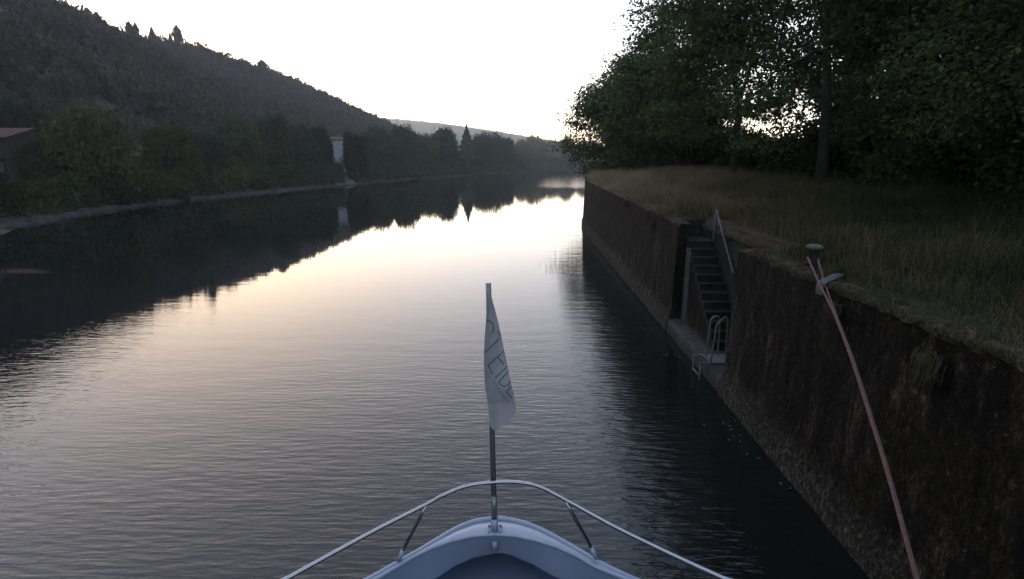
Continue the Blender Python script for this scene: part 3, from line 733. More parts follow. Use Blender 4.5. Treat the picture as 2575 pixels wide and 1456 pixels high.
# red roofed house at the left edge
p = at_y(-5, 405, 62); c = (p[0] - 3.2, 64.5, gz(p[0], 63))
rt = at_y(10, 324, 64); ev = at_y(10, 352, 61)
hs_ = gable_house('riverside_house', 'house with long red roof and balconies, half cut off at the left edge', c, 11, 7, ev[2] - c[2] + 0.3, rt[2] - c[2], M['plaster_grey'], M['roof_red'])
zlow, zup = at_y(10, 436, 61)[2] - c[2], at_y(10, 396, 61)[2] - c[2]
for zz in (zlow, zup):
    b = MB().box(-5, 5.0, -4.6, -3.502, zz, zz + 0.12).build('balcony', M['wood_dark'], hs_, local=True)
    r_ = MB().box(-5, 5.0, -4.6, -4.54, zz + 0.62, zz + 0.70)
    for k in range(21): r_.box(-5 + k * 0.497, -4.94 + k * 0.497, -4.59, -4.55, zz + 0.122, zz + 0.618)
    r_.build('railing', M['trim_white'], b, local=True)
    for x in (-3.2, -0.6, 2.2, 4.2): window(hs_, x, zz + 0.35, -3.5, 0.7, 0.8)
# brown hipped house
p = at_y(328, 385, 86); g0 = gz(p[0], 87); top = at_y(328, 366, 87)[2] - g0; evz = at_y(328, 394, 87)[2] - g0
t = thing('hipped_house', 'small house with brown hipped roof between two round trees', 'house', (p[0], 87, g0))
MB().box(-2.2, 2.2, -2, 2, -1, evz).build('wall', M['plaster_grey'], t, local=True)
MB().add([(-2.6, -2.4, evz), (2.6, -2.4, evz), (2.6, 2.4, evz), (-2.6, 2.4, evz), (-0.9, 0, top), (0.9, 0, top)], [(0, 1, 5, 4), (2, 3, 4, 5), (1, 2, 5), (3, 0, 4), (3, 2, 1, 0)]).build('roof', M['roof_brown'], t, local=True)
window(t, -0.9, max(evz - 1.5, 0.3), -2.0, 0.8, 1.0); window(t, 0.9, max(evz - 1.5, 0.3), -2.0, 0.8, 1.0)
# white house
p = at_y(843, 380, 140); g0 = gz(p[0], 141); top = at_y(843, 349, 140)[2] - g0
t = gable_house('white_house', 'white plastered house showing its bright wall between two bank trees', (p[0], 142, g0), 8.0, 3.6, top - 0.1, top + 0.5, M['plaster'], M['roof_brown'], radians(8))
window(t, 2.6, top - 2.6, -1.8, 0.7, 1.0)
MB().box(2.0, 2.5, 0.3, 0.7, top + 0.2, top + 1.3).build('chimney', M['plaster'], t, local=True)
# boat ramp
a = at_z(845, 467, 0.05); b = at_z(895, 463, 0.05); cdir = np.array([-0.45, 0.9, 0])
V = []
for s in np.linspace(-0.15, 1, 9):
    for q in (a, b): V.append(q + cdir * 13 * s + np.array([0, 0, 0.25 + 1.7 * max(s, -0.1)]))
F = [(2 * i, 2 * i + 1, 2 * i + 3, 2 * i + 2) for i in range(8)]
rm = MB().add(V, F).build('boat_ramp', M['ramp']); tag(rm, kind='structure')

# ---------------------------------------------------------------- right bank: quay wall
Y0, Y1 = 9.3, 13.2         # stair recess
path = spline([(0, -6, 0), (0, 2, 0), (0, 12, 0), (0, 22, 0), (0, 30, 0), (0.05, 34, 0), (0.37, 39.4, 0), (1.6, 43, 0), (4.5, 49, 0), (10, 58, 0), (23, 74, 0), (60, 100, 0)], 40)
path = np.array(path)[:, :2]
seg = np.cumsum(np.r_[0, np.hypot(*np.diff(path, axis=0).T)])
def path_at(step, ya, yb):
    s = np.arange(0, seg[-1], step); x = np.interp(s, seg, path[:, 0]); y = np.interp(s, seg, path[:, 1])
    k = (y >= ya + step * 0.3) & (y <= yb - step * 0.3); x, y = x[k], y[k]
    x = np.r_[np.interp(ya, path[:, 1], path[:, 0]), x, np.interp(yb, path[:, 1], path[:, 0])]; y = np.r_[ya, y, yb]
    tx, ty = np.gradient(x), np.gradient(y); L = np.hypot(tx, ty) + 1e-9
    return x, y, ty / L, -tx / L
def resample(prof, step):
    P = np.array(prof, float); s = np.cumsum(np.r_[0, np.hypot(*np.diff(P, axis=0).T)])
    t = np.linspace(0, s[-1], int(s[-1] / step) + 1); return np.stack([np.interp(t, s, P[:, 0]), np.interp(t, s, P[:, 1])], 1)
def sweep(prof, ya, yb, step, amp, seed, fade=0.0):
    x, y, nx, ny = path_at(step, ya, yb)
    G = np.zeros((len(x), len(prof), 3))
    for j, (o, z) in enumerate(prof):
        G[:, j, 0] = x + nx * o; G[:, j, 1] = y + ny * o; G[:, j, 2] = z
    q = G.reshape(-1, 3)
    dn = fbm(q * [1.6, 1.6, 1.6], seed, 4) * amp + fbm(q * [6, 6, 4], seed + 9, 3) * amp * 0.9
    dz = fbm(q * [2.5, 2.5, 2.5], seed + 31, 4) * amp * 0.9
    top = np.clip((q[:, 2] - 2.2) / 0.5, 0, 1)
    q[:, 0] += dn; q[:, 2] += dz * top
    return q.reshape(G.shape)
quay = thing('quay_wall', 'old dark stained concrete quay wall with mossy top along the right bank', 'wall', (3.9, 6, 0))
FACE = resample([(3.85, -1.3), (3.875, 0.0), (3.885, 0.26), (3.975, 0.46), (3.985, 0.9), (4.01, 1.7), (4.025, 2.36), (4.03, 2.69)], 0.09)
TOPP = resample([(4.03, 2.69), (4.05, 2.752), (4.10, 2.772), (4.20, 2.78), (4.35, 2.79)], 0.035)
fb = MB(); tb = MB()
for ya, yb in ((-6, Y0), (Y1, 92)):
    st = 0.07 if ya < 9 else 0.10
    fb.grid(sweep(FACE, ya, min(yb, 45), st, 0.022, 50), flip=True)
    tb.grid(sweep(TOPP, ya, min(yb, 45), 0.06, 0.06, 70), flip=True)
    if yb > 45:
        fb.grid(sweep(FACE, 45, yb, 0.8, 0.022, 50), flip=True); tb.grid(sweep(TOPP, 45, yb, 0.8, 0.05, 70), flip=True)
# jamb faces closing the two wall ends of the recess
for yj, xin, fl in ((Y0 + 0.001, 4.9, False), (Y1 - 0.001, 4.30, True)):
    pr = np.concatenate([FACE[FACE[:, 1] >= 0.2], TOPP]); n = len(pr)
    G = np.zeros((n, 8, 3))
    for j in range(8):
        s = j / 7; G[:, j, 0] = np.where(pr[:, 0] * (1 - s) + xin * s > xin, xin, pr[:, 0] * (1 - s) + xin * s); G[:, j, 1] = yj; G[:, j, 2] = np.minimum(pr[:, 1], 2.74)
    fb.grid(G, smooth=False, flip=fl)
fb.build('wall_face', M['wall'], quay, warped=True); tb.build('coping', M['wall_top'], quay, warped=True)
# ledge in the recess
lb = resample([(3.88, -1.3), (3.895, 0.0), (3.90, 0.2), (3.915, 0.27), (3.97, 0.29), (4.15, 0.30), (4.3, 0.30), (4.98, 0.30)], 0.06)
MB().grid(sweep(lb, Y0, Y1, 0.1, 0.02, 50), flip=True).build('ledge', M['concrete_light'], quay, warped=True)
# staircase
st_o = MB()
rise, run, n_st = 0.157, 0.205, 12
ytop = 13.06
prof_s = []
for i in range(n_st):
    z = 2.2 - rise * i; prof_s.append((ytop - run * i, z)); prof_s.append((ytop - run * i, z - rise))
prof_s.append((ytop - run * n_st, 2.2 - rise * n_st))
pass
# river-side cheek of the stairs: pale upright strip near the top, darker stepped part
xs0, xs1 = 4.29, 4.95
tread = MB(); cheek = MB()
for i in range(n_st):
    z = 2.2 - rise * i; ya = ytop - run * i; yb = ya + run if i else 14.0
    zb = 0.29
    stp = MB()
    j = 0.012 * math.sin(i * 2.3)
    stp.box(xs0 + 0.002 + abs(j), xs1, ya, yb, z - rise - 0.002, z)
    stp.box(xs0 - 0.012, xs1 - 0.01, ya - 0.025, ya + 0.05, z - 0.028, z + 0.006)
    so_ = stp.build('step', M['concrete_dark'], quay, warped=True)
for i in range(n_st):
    z = 2.2 - rise * (i + 1) - 0.004; ya = ytop - run * i; yb = ya + run
    if i: cheek.box(xs0 + 0.01, xs1, ya, yb - 0.001, 0.25, z)
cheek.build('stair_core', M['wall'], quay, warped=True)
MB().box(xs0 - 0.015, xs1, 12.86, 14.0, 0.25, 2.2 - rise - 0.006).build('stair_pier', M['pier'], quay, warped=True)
# back wall and end face of the landing
bw = MB(); G = np.zeros((24, 60, 3))
yy = np.linspace(Y0 - 0.3, 14.0, 60); zz = np.linspace(0.2, 2.52, 24)
G[:, :, 0] = 4.95; G[:, :, 1] = yy[None, :]; G[:, :, 2] = zz[:, None]
q = G.reshape(-1, 3); q[:, 0] += fbm(q * 2, 91) * 0.015; bw.grid(q.reshape(G.shape), flip=True)
G = np.zeros((10, 14, 3)); G[:, :, 0] = np.linspace(4.04, 5.0, 14)[None, :]; G[:, :, 1] = 14.0; G[:, :, 2] = np.linspace(2.0, 2.78, 10)[:, None]
q = G.reshape(-1, 3); q[:, 1] += fbm(q * 3, 92) * 0.03; bw.grid(q.reshape(G.shape), flip=False)
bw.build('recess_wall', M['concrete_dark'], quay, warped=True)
# mossy earth lip over the recess wall
G = np.zeros((90, 9, 3))
pr = [(4.93, 2.46), (4.90, 2.52), (4.91, 2.62), (4.96, 2.72), (5.06, 2.80), (5.22, 2.84), (5.4, 2.85), (5.6, 2.85), (5.8, 2.80)]
for j, (x, z) in enumerate(pr):
    G[:, j, 0] = x; G[:, j, 1] = np.linspace(Y0 - 0.2, 14.3, 90); G[:, j, 2] = z
q = G.reshape(-1, 3); q[:, 0] += fbm(q * 3, 95) * 0.06; q[:, 2] += fbm(q * 3, 96) * 0.05
MB().grid(q.reshape(G.shape), flip=True).build('moss_lip', M['moss'], quay, warped=True)

# right bank ground
gx = np.r_[4.2, 4.6, 5.03, np.arange(5.5, 16, 0.6), np.arange(16, 120, 4.0)]
gy = np.r_[np.arange(-8, 9.0, 0.6), 9.3, np.arange(9.9, 13.9, 0.6), 14.02, np.arange(14.6, 50, 0.8), np.arange(50, 130, 3.0)]
GX, GY = np.meshgrid(gx, gy, indexing='ij')
pxo = np.interp(GY, path[:, 1], path[:, 0])
GXX = GX + pxo
def bank_z(x_off): return 2.76 + 0.30 * sm((x_off - 4.3) / 5) + 0.5 * sm((x_off - 10) / 14)
GZ = bank_z(GX)
q = np.stack([GXX.ravel(), GY.ravel(), GZ.ravel()], 1); q[:, 2] += fbm(q * [0.7, 0.7, 0], 61) * 0.05
na, nb = GX.shape; idx = np.arange(na * nb).reshape(na, nb)
Q = np.stack([idx[:-1, :-1], idx[1:, :-1], idx[1:, 1:], idx[:-1, 1:]], -1)
mid_x = (GX[:-1, :-1] + GX[1:, 1:]) / 2; mid_y = (GY[:-1, :-1] + GY[1:, 1:]) / 2
kp = ~((mid_x < 5.03) & (mid_y > 9.3) & (mid_y < 14.02))
q = warp(q)
rb_o = mesh_np('right_bank', q, Q[kp].reshape(-1, 4), M['soil'], smooth=True); tag(rb_o, kind='structure')
def bz(x, y):
    yo = y / 1.065; xo = x - 0.031 * y + 0.045
    return float(warp(np.array([xo, yo, bank_z(np.array([xo - np.interp(yo, path[:, 1], path[:, 0])]))[0]]))[2])

# grass
def blades(n, xo, y, h, wd, rng, lean=0.35):
    px_ = np.interp(y, path[:, 1], path[:, 0]); z = bank_z(xo) - 0.03
    b = warp(np.stack([xo + px_, y, z], 1)); g = rng.uniform(0, 2 * pi, n); sd_ = np.stack([np.cos(g), np.sin(g), 0 * g], 1) * wd[:, None] * 0.5
    l = rng.normal(0, lean, (n, 2)) * h[:, None]
    m = b + np.concatenate([l * 0.28, (h * 0.55)[:, None]], 1); tp = b + np.concatenate([l, (h * np.sqrt(np.maximum(0.15, 1 - (l ** 2).sum(1) / (2 * h * h))))[:, None]], 1)
    V = np.stack([b - sd_, b + sd_, m + sd_ * 0.8, m - sd_ * 0.8, tp + sd_ * 0.15, tp - sd_ * 0.15], 1).reshape(-1, 3)
    k = np.arange(n) * 6
    F = np.stack([np.stack([k, k + 1, k + 2, k + 3], 1), np.stack([k + 3, k + 2, k + 4, k + 5], 1)], 1).reshape(-1, 4)
    return V, F
rg = np.random.default_rng(33)
def scatter(n, x0, x1, y0, y1, near_bias=1.0):
    y = y0 + (y1 - y0) * rg.uniform(0, 1, n) ** near_bias; x = rg.uniform(x0, x1, n)
    k = ~((x < 5.25) & (y > 9.0) & (y < 14.2)); return x[k], y[k]
VV = []; FF = []; nv = 0
for (n, x0, x1, y0, y1, bias, h0, h1, w0) in ((16000, 4.0, 4.12, 1.5, 36, 1.0, 0.04, 0.15, 0.008), (64000, 4.6, 10, 1.5, 14, 1.0, 0.08, 0.40, 0.008), (22000, 5.2, 12, 4, 16, 1.0, 0.3, 0.8, 0.009), (75000, 4.7, 12, 13, 34, 1.3, 0.25, 0.95, 0.012), (16000, 4.06, 4.95, 1.5, 34, 1.0, 0.05, 0.24, 0.008), (30000, 4.3, 13, 30, 50, 1.0, 0.35, 0.9, 0.022), (9000, 4.2, 4.9, 14.5, 34, 1.0, 0.12, 0.35, 0.012), (7000, 4.15, 4.9, 1.5, 9, 1.0, 0.03, 0.10, 0.007), (12000, 10, 16, 4, 30, 1.0, 0.3, 0.8, 0.014)):
    x, y = scatter(n, x0, x1, y0, y1, bias); m = len(x)
    clump = 0.65 + 0.75 * fbm(np.stack([x * 1.3, y * 1.3, 0 * x], 1), 8, 3)
    h = rg.uniform(h0, h1, m) * np.clip(clump, 0.35, 1.3)
    bl = ((x - 4.3) < 0.9) & (y > 2); 
    V, F = blades(m, x, y, h, np.full(m, w0) * rg.uniform(0.7, 1.4, m), rg, 0.9 if x1 < 4.2 else 0.4)
    VV.append(V); FF.append(F + nv); nv += len(V)
gr = mesh_np('tall_grass', np.concatenate(VV), np.concatenate(FF), M['grass'])
tag(gr, 'tall dry brown and green grass covering the right bank above the wall', 'grass', kind='stuff')

# ---------------------------------------------------------------- right bank trees
def right_tree(label, x, y, r0, h_top, lobes, n_cl, per, leaf, seed, spread=0.34, flat=0.34,  mat='leaf_maple', limbs=None, lean=(0, 0), k=1.0):
    rng = np.random.default_rng(seed); z = bz(x, y) - 0.05
    t = thing('maple_tree', label, 'tree', (x, y, z), 0, 'trees on the right bank')
    L = [tuple(c * k for c in l) for l in lobes]; h_top *= k; spread *= k; n_cl = int(n_cl * k * k)
    V, F = lobed(L, n_cl, per, spread * 1.25, leaf, rng, flat=flat, shell=0.45, up=0.75)
    mesh_np('crown', V, F, M[mat], t, local=True)
    lm = limbs if limbs is not None else [(rng.uniform(0.25, 0.75), (l[0] + rng.normal(0, .4), l[1] + rng.normal(0, .4), l[2] + rng.normal(0, .4)), r0 * 0.42) for l in L]
    trunk_mb(rng, (0, 0, 0), (lean[0], lean[1], h_top), r0, lm, 0.32).build('trunk', M['bark'], t, local=True)
    return t
def auto_lobes(rng, cx, cy, zb, zt, r, n=11, extra=()):
    L = [(cx, cy, (zb + zt) / 2 + 0.5, r * 0.72, r * 0.72, (zt - zb) * 0.45)]
    for k in range(n):
        g = 2 * pi * k / n + rng.uniform(-.3, .3); f = rng.uniform(0.45, 0.75); z = zb + (zt - zb) * rng.uniform(0.1, 0.9)
        L.append((cx + cos(g) * r * f, cy + sin(g) * r * f, z, r * rng.uniform(.3, .45), r * rng.uniform(.3, .45), (zt - zb) * rng.uniform(.14, .2)))
    return L + list(extra)
rr = np.random.default_rng(99)
right_tree('farthest maple on the right bank, its low leaves overhanging the water', 13.6, 56, 0.2, 9.0, auto_lobes(rr, -0.6, 0, -0.2, 8.3, 5.2, 13, [(-5.3, 0, 2.2, 1.6, 1.8, 1.2), (-4.9, -1, 4.4, 1.6, 1.6, 1.2), (-3.4, -1, 0.8, 2.0, 2.0, 1.2)]), 1000, 46, 0.25, 1, 0.42, k=1.24)
right_tree('thin trunked maple second farthest along the right bank', 12.8, 40, 0.17, 10, auto_lobes(rr, -0.8, 0, 0.6, 10.2, 4.2, 13, [(-4.0, 0, 3.0, 1.6, 1.6, 1.2), (-2.8, 1, 1.4, 2.2, 2.0, 1.2)]), 1000, 44, 0.22, 2, 0.38, k=1.13)
right_tree('maple with bright sky showing beside its forked trunk', 11.6, 28.3, 0.2, 12.5, auto_lobes(rr, -0.2, 0.5, 3.8, 13.0, 3.9, 9, [(-3.0, 0.5, 8.0, 1.4, 1.4, 1.1), (-2.9, 0, 5.4, 1.6, 1.6, 1.3), (-2.6, 0.5, 3.0, 1.6, 1.6, 1.2), (2.3, 0, 2.6, 0.9, 0.9, 0.7), (2.6, 0, 1.7, 0.9, 0.9, 0.7)]), 840, 44, 0.17, 3, 0.34, lean=(-0.7, 0), k=1.12)
right_tree('maple with thick pale lit trunk standing in the grass behind the bollard', 11.2, 19.5, 0.18, 13, auto_lobes(rr, 0.4, 0.3, 3.0, 13.5, 4.5, 13, [(2.4, 1.0, 2.8, 1.8, 1.8, 1.2), (-2.0, 0.6, 2.3, 1.2, 1.2, 0.9), (-2.3, 0.3, 3.4, 1.3, 1.2, 0.9), (-0.5, -1.9, 5.4, 1.5, 1.0, 1.0), (-0.2, -2.0, 7.4, 1.6, 1.0, 1.1), (-1.2, -1.8, 9.0, 1.6, 1.0, 1.1)]), 1500, 46, 0.14, 4, 0.30, lean=(-1.2, 0), k=1.04)
right_tree('dark near maple with leaves hanging at the upper right', 13.0, 12.8, 0.22, 13, auto_lobes(rr, 0, 0, 1.6, 13, 4.8, 13, [(-2.6, -1.0, 3.0, 1.3, 1.3, 0.9)]), 2900, 36, 0.105, 5, 0.26)
right_tree('nearest dark maple filling the right edge of the photo', 12.4, 7.2, 0.24, 12, auto_lobes(rr, 0, 0, 1.6, 12, 4.6, 13), 2700, 36, 0.10, 6, 0.26)
for i, (x, y, lab) in enumerate([(20, 18, 'dark background tree behind the pale lit maple trunk'), (23, 30, 'dark background tree right of the sky gap, farther back'), (18.5, 9.5, 'dark background tree behind the near maple at upper right'), (28, 42, 'distant background tree in the dark wood behind the right bank'), (20, 4, 'dark background tree at the far right edge')]):
    right_tree(lab, x, y, 0.24, 12, auto_lobes(rr, 0, 0, 0.4, 13, 5.4, 14), 1400, 30, 0.28, 20 + i, 0.42, mat='leaf_dark')
# hedge shrubs below the trees
for i, (x, y, h, r, lab) in enumerate([
    (11.8, 4.9, 3.2, 2.4, 'dark leafy bush at the right edge beside the near grass'), (12.2, 8.9, 3.5, 2.5, 'dark leafy bush at the foot of the nearest maple'), (12.9, 12.7, 3.8, 2.6, 'dark bush under the hanging maple leaves'),
    (13.8, 16.7, 3.5, 2.7, 'broad dark bush right of the pale lit trunk'), (15.1, 21.1, 3.2, 2.7, 'dark bush directly behind the pale lit trunk'), (15.9, 25.4, 3.4, 2.7, 'bush between the pale lit trunk and the forked trunk'),
    (15.5, 29.7, 2.5, 2.7, 'low green bush below the bright sky gap'), (15.5, 34.5, 2.5, 2.7, 'green bush behind the forked maple trunk'), (15.7, 41.0, 3.2, 3.0, 'green bush behind the thin trunked maple'),
    (14.3, 48.1, 3.0, 3.0, 'green bush left of the thin trunked maple'), (13.2, 53.9, 2.7, 3.0, 'low green bush beneath the farthest maple'), (11.9, 57.4, 2.4, 2.5, 'leafy bush nearest the water at the end of the right bank')]):
    rng = np.random.default_rng(500 + i); z = bz(x, y) - 0.05
    t = thing('bush', lab, 'bush', (x, y, z), 0, 'bushes under the trees on the right bank')
    lob = [(rng.uniform(-.6, .6) * r, rng.uniform(-.6, .6) * r, h * rng.uniform(.2, .7), r * .5, r * .5, h * .32) for _ in range(9)]
    V, F = lobed(lob, 560, 28, 0.24, 0.15 if y < 20 else 0.2, rng, shell=0.4)
    mesh_np('foliage', V, F, M['leaf_dark'], t, local=True)
    mb = MB()
    for k in range(5):
        g = rng.uniform(0, 6.28); mb.tube([(0.1 * cos(g), 0.1 * sin(g), 0), (0.5 * r * cos(g) * .5, .5 * r * sin(g) * .5, h * .4), (r * .55 * cos(g), r * .55 * sin(g), h * .7)], [.04, .03, .012], 6)
    mb.build('stem', M['bark'], t, local=True)

# ---------------------------------------------------------------- handrail, ladder, bollard, chafe plate
hr = thing('stair_handrail', 'grey steel handrail sloping down from an upright post beside the quay stairs', 'handrail', (5.28, 13.845, 2.5))
MB().tube(spline([(4.9, 13.0, 2.18), (4.9, 13.0, 2.6), (4.9, 13.0, 3.02)], 3), 0.022, 10).build('post', M['galv'], hr, warped=True)
rt_, rb_ = warp([(4.9, 12.94, 3.06)])[0], warp([(4.87, 11.5, 1.77)])[0]
pt_ = warp([(4.9, 13.0, 3.02)])[0]
MB().tube([pt_, pt_ + [0, -0.012, 0.045], rt_ + [0, 0, 0.03], rt_ + (rb_ - rt_) * 0.03 + [0, 0, 0.012], rb_, rb_ + [0.06, -0.04, -0.03]], 0.022, 10).build('rail', M['galv'], hr)
ld = thing('quay_ladder', 'grey steel boarding ladder with two hooped grab rails on the ledge below the stairs', 'ladder', (4.29, 10.86, 0.35))
for yq, yi in ((10.36, 10.44), (10.02, 10.40)):
    dx = 0.27 if yq > 10.2 else 0.43
    P = spline([(3.96, yq, 0.31), (4.0, yq + 0.02, 0.7), (4.03, yq + 0.03, 1.02), (4.09, yq + 0.05, 1.10), (4.0 + dx - 0.08, yi, 1.11), (4.0 + dx - 0.02, yi + 0.02, 1.03), (4.0 + dx, yi + 0.02, 0.7), (4.0 + dx, yi + 0.02, 0.31)], 6)
    MB().tube(P, 0.02, 10).build('grab_rail', M['galv'], ld, warped=True)
MB().box(3.93, 4.5, 9.98, 10.48, 0.315, 0.335).build('platform', M['galv'], ld, warped=True)
for yq in (10.0, 10.45):
    MB().box(3.72, 3.93, yq - 0.02, yq + 0.02, 0.30, 0.335).build('arm', M['galv'], ld, warped=True)
    MB().tube([(3.74, yq, 0.298), (3.74, yq, -0.02), (3.75, yq, -0.9)], 0.018, 8).build('rail', M['galv'], ld, warped=True)
for zz in (0.06, -0.24, -0.54): MB().tube([(3.742, 10.0, zz), (3.742, 10.45, zz)], 0.016, 8).build('rung', M['galv'], ld, warped=True)
BZ = 2.955
bpz = at_z(2043, 662, BZ); bx, by = bpz[0], bpz[1]
bo = thing('mooring_bollard', 'iron mushroom bollard with pale lichen cap on the mossy wall top', 'bollard', (bx, by, BZ))
MB().lathe((0, 0, 0), [(0.115, -0.05), (0.115, 0.015), (0.09, 0.03), (0.072, 0.07), (0.068, 0.14), (0.082, 0.20), (0.112, 0.232)], 24).build('post', M['iron'], bo, local=True)
MB().lathe((0, 0, 0), [(0.105, 0.232), (0.122, 0.245), (0.123, 0.27), (0.112, 0.29), (0.075, 0.302), (0.0, 0.308)], 24).build('cap', M['lichen_iron'], bo, local=True)
# bent steel chafe plate lying over the edge
PL = spline([(3.955, 6.50, 2.58), (3.965, 6.52, 2.69), (4.02, 6.56, 2.785), (4.18, 6.66, 2.815), (4.38, 6.82, 2.825), (4.52, 6.95, 2.80)], 5)
G = np.zeros((len(PL), 4, 3))
for i, p in enumerate(PL):
    wv = 0.14 * (0.75 + 0.25 * sin(pi * i / (len(PL) - 1)))
    if i > len(PL) - 6: wv *= 1 - 0.12 * (i - len(PL) + 6)
    for j in range(4): G[i, j] = p + np.array([-0.2, 1, 0]) * wv * (j / 3 - 0.5) + np.array([0, 0, 0.012 * sin(pi * j / 3)])
Gb = G.copy(); Gb[:, :, 2] -= 0.012
cp = MB().grid(G).grid(Gb, flip=True)
for e in (0, 3): cp.grid(np.stack([G[:, e], Gb[:, e]], 1), flip=(e == 0))
for e in (0, -1): cp.grid(np.stack([G[e], Gb[e]], 1), flip=(e != 0))
tag(cp.build('chafe_plate', M['plate'], warped=True), 'bent grey metal plate over the wall edge under the mooring rope', 'metal plate')

# mooring rope: two parts from the bollard to the boat
rope = thing('mooring_rope', 'doubled pinkish braided mooring rope stretched from the bollard down to the boat', 'rope', (bx, by, BZ + 0.08))
def rope_line(px_pts):
    return px_pts
def strand(p_px, side, seed):
    # sight lines measured along the rope, depth grows linearly towards the bollard
    t0 = np.linalg.norm([bx, by, BZ + 0.08 - CAM_Z]); out = []
    n = len(p_px); ds = np.array([0] + [math.hypot(p_px[i + 1][0] - p_px[i][0], p_px[i + 1][1] - p_px[i][1]) for i in range(n - 1)]).cumsum(); ds /= ds[-1]
    for (x, y), s in zip(p_px, ds):
        d = ray(x, y); s1 = 0.10; f = min(s / s1, 1); g = max((s - s1) / (1 - s1), 0)
        inv = ((1 - f) / by + f / 6.6) if s < s1 else ((1 - g) / 6.6 + g / 3.2)   # straight runs: bollard to wall edge, wall edge to boat
        out.append(np.array([0, 0, CAM_Z]) + d / d[1] / inv)
    return out
lead = spline([np.array([bx - 0.068, by + 0.02, BZ + 0.08])] + strand([(2027, 645), (2060, 712), (2098, 790), (2140, 900), (2177, 1015), (2213, 1130), (2252, 1265), (2303, 1456), (2330, 1560)], 0, 1)[1:], 14)
lead2 = spline([np.array([bx + 0.068, by - 0.01, BZ + 0.08])] + strand([(2055, 648), (2075, 715), (2103, 793), (2143.5, 899), (2181, 1014), (2217, 1129), (2256, 1264), (2307, 1455), (2334, 1560)], 1, 2)[1:], 14)
def braided(mb, P, rad):
    # cumulative length, then two twisted yarns round a core for the braid
    P = np.array(P); s = np.cumsum(np.r_[0, np.linalg.norm(np.diff(P, axis=0), axis=1)]); n = int(s[-1] / 0.012)
    t = np.linspace(0, s[-1], n); Q = np.stack([np.interp(t, s, P[:, i]) for i in range(3)], 1)
    T = np.gradient(Q, axis=0); T /= np.linalg.norm(T, axis=1, keepdims=True)
    A = np.cross(T, [0, 0, 1.0]); A /= np.linalg.norm(A, axis=1, keepdims=True); Bv = np.cross(T, A)
    for k in range(3):
        g = t * 2 * pi / 0.075 + k * 2 * pi / 3
        mb.tube(Q + (A * np.cos(g)[:, None] + Bv * np.sin(g)[:, None]) * rad * 0.5, rad * 0.58, 6)
for L_ in (lead, lead2):
    mb = MB(); braided(mb, L_, 0.0135); mb.build('strand', M['rope'], rope)
mb = MB(); braided(mb, [(bx + 0.085 * cos(g), by + 0.085 * sin(g), BZ + 0.08) for g in np.linspace(-0.2, pi + 0.3, 22)], 0.0135); mb.build('bight', M['rope'], rope)

# hanging moss tufts on the wall
rm_ = np.random.default_rng(71)
for i, (px, py, ln, wd, lab) in enumerate([(2345, 880, 0.55, 0.20, 'largest yellowish moss tuft hanging on the wall right of the rope'), (1575, 505, 0.35, 0.25, 'pale moss fringe hanging from the far wall top'), (1640, 545, 0.45, 0.3, 'pale moss fringe hanging just left of the stair recess'), (2105, 760, 0.3, 0.12, 'small mossy tuft on the wall beneath the metal plate')]):
    d = ray(px, py); tt = 3.945 / (d[0] - 0.031 * d[1]); p = np.array([0, 0, CAM_Z]) + d * tt; xw = p[0]
    n = 260; yy = rm_.normal(0, wd * 0.45, n); z0 = rm_.uniform(-0.4, 0, n) * ln; l = rm_.uniform(0.15, 0.4, n) * ln
    b = np.stack([xw + rm_.uniform(-0.06, 0.02, n), p[1] + yy, p[2] + z0], 1); e = b + np.stack([-rm_.uniform(0.0, 0.05, n), rm_.normal(0, 0.03, n), -l], 1)
    sdv = np.stack([rm_.normal(0, 0.006, n), np.full(n, 0.010), 0 * yy], 1)
    V = np.stack([b - sdv, b + sdv, e + sdv * 0.3, e - sdv * 0.3], 1).reshape(-1, 3)
    o = mesh_np('moss_tuft', V - p, np.arange(4 * n).reshape(-1, 4), M['straw'], local=True); o.location = p
    tag(o, lab, 'moss', 'moss tufts on the quay wall')

# floating debris beside the wall
for i, (px, py, n, sp, lab) in enumerate([(1818, 1074, 9, 0.14, 'floating leaves in dark water by the wall, upper patch near the ladder'), (1852, 1100, 8, 0.10, 'floating leaves touching the wall foot, lower patch near the ladder'), (1572, 730, 8, 0.22, 'floating leaves at the far wall foot'), (1632, 826, 7, 0.16, 'floating leaves on the water left of the ledge corner'), (1695, 893, 14, 0.2, 'long streak of floating leaves just before the ladder'), (1905, 1152, 3, 0.05, 'small floating leaf at the wall foot nearer the boat'), (1972, 1226, 3, 0.05, 'small floating leaf at the wall foot nearest the boat')]):
    p = at_z(px, py, 0.0); xw = 3.83 + 0.031 * p[1]; p[0] = min(p[0], xw - 0.06); r_ = np.random.default_rng(800 + i)
    mb = MB()
    for k in range(n):
        c = np.array([min(r_.normal(0, sp), xw - 0.03 - p[0]), r_.normal(0, sp * 1.2), 0.006 + 0.0005 * k]); g = r_.uniform(0, 6.28); s = r_.uniform(0.015, 0.045)
        a = np.array([cos(g), sin(g), 0]) * s; b = np.array([-sin(g), cos(g), 0]) * s * 0.5
        mb.add([c - a, c - a * .3 + b + [0, 0, .008], c + a * .4 + b * .8 + [0, 0, .006], c + a, c + a * .4 - b * .8 + [0, 0, .006], c - a * .3 - b + [0, 0, .008]], [(0, 5, 4, 3, 2, 1)])
    o = mb.build('floating_leaves', M['debris'], local=True); o.location = p; tag(o, lab, 'leaves', 'floating leaves along the wall foot')

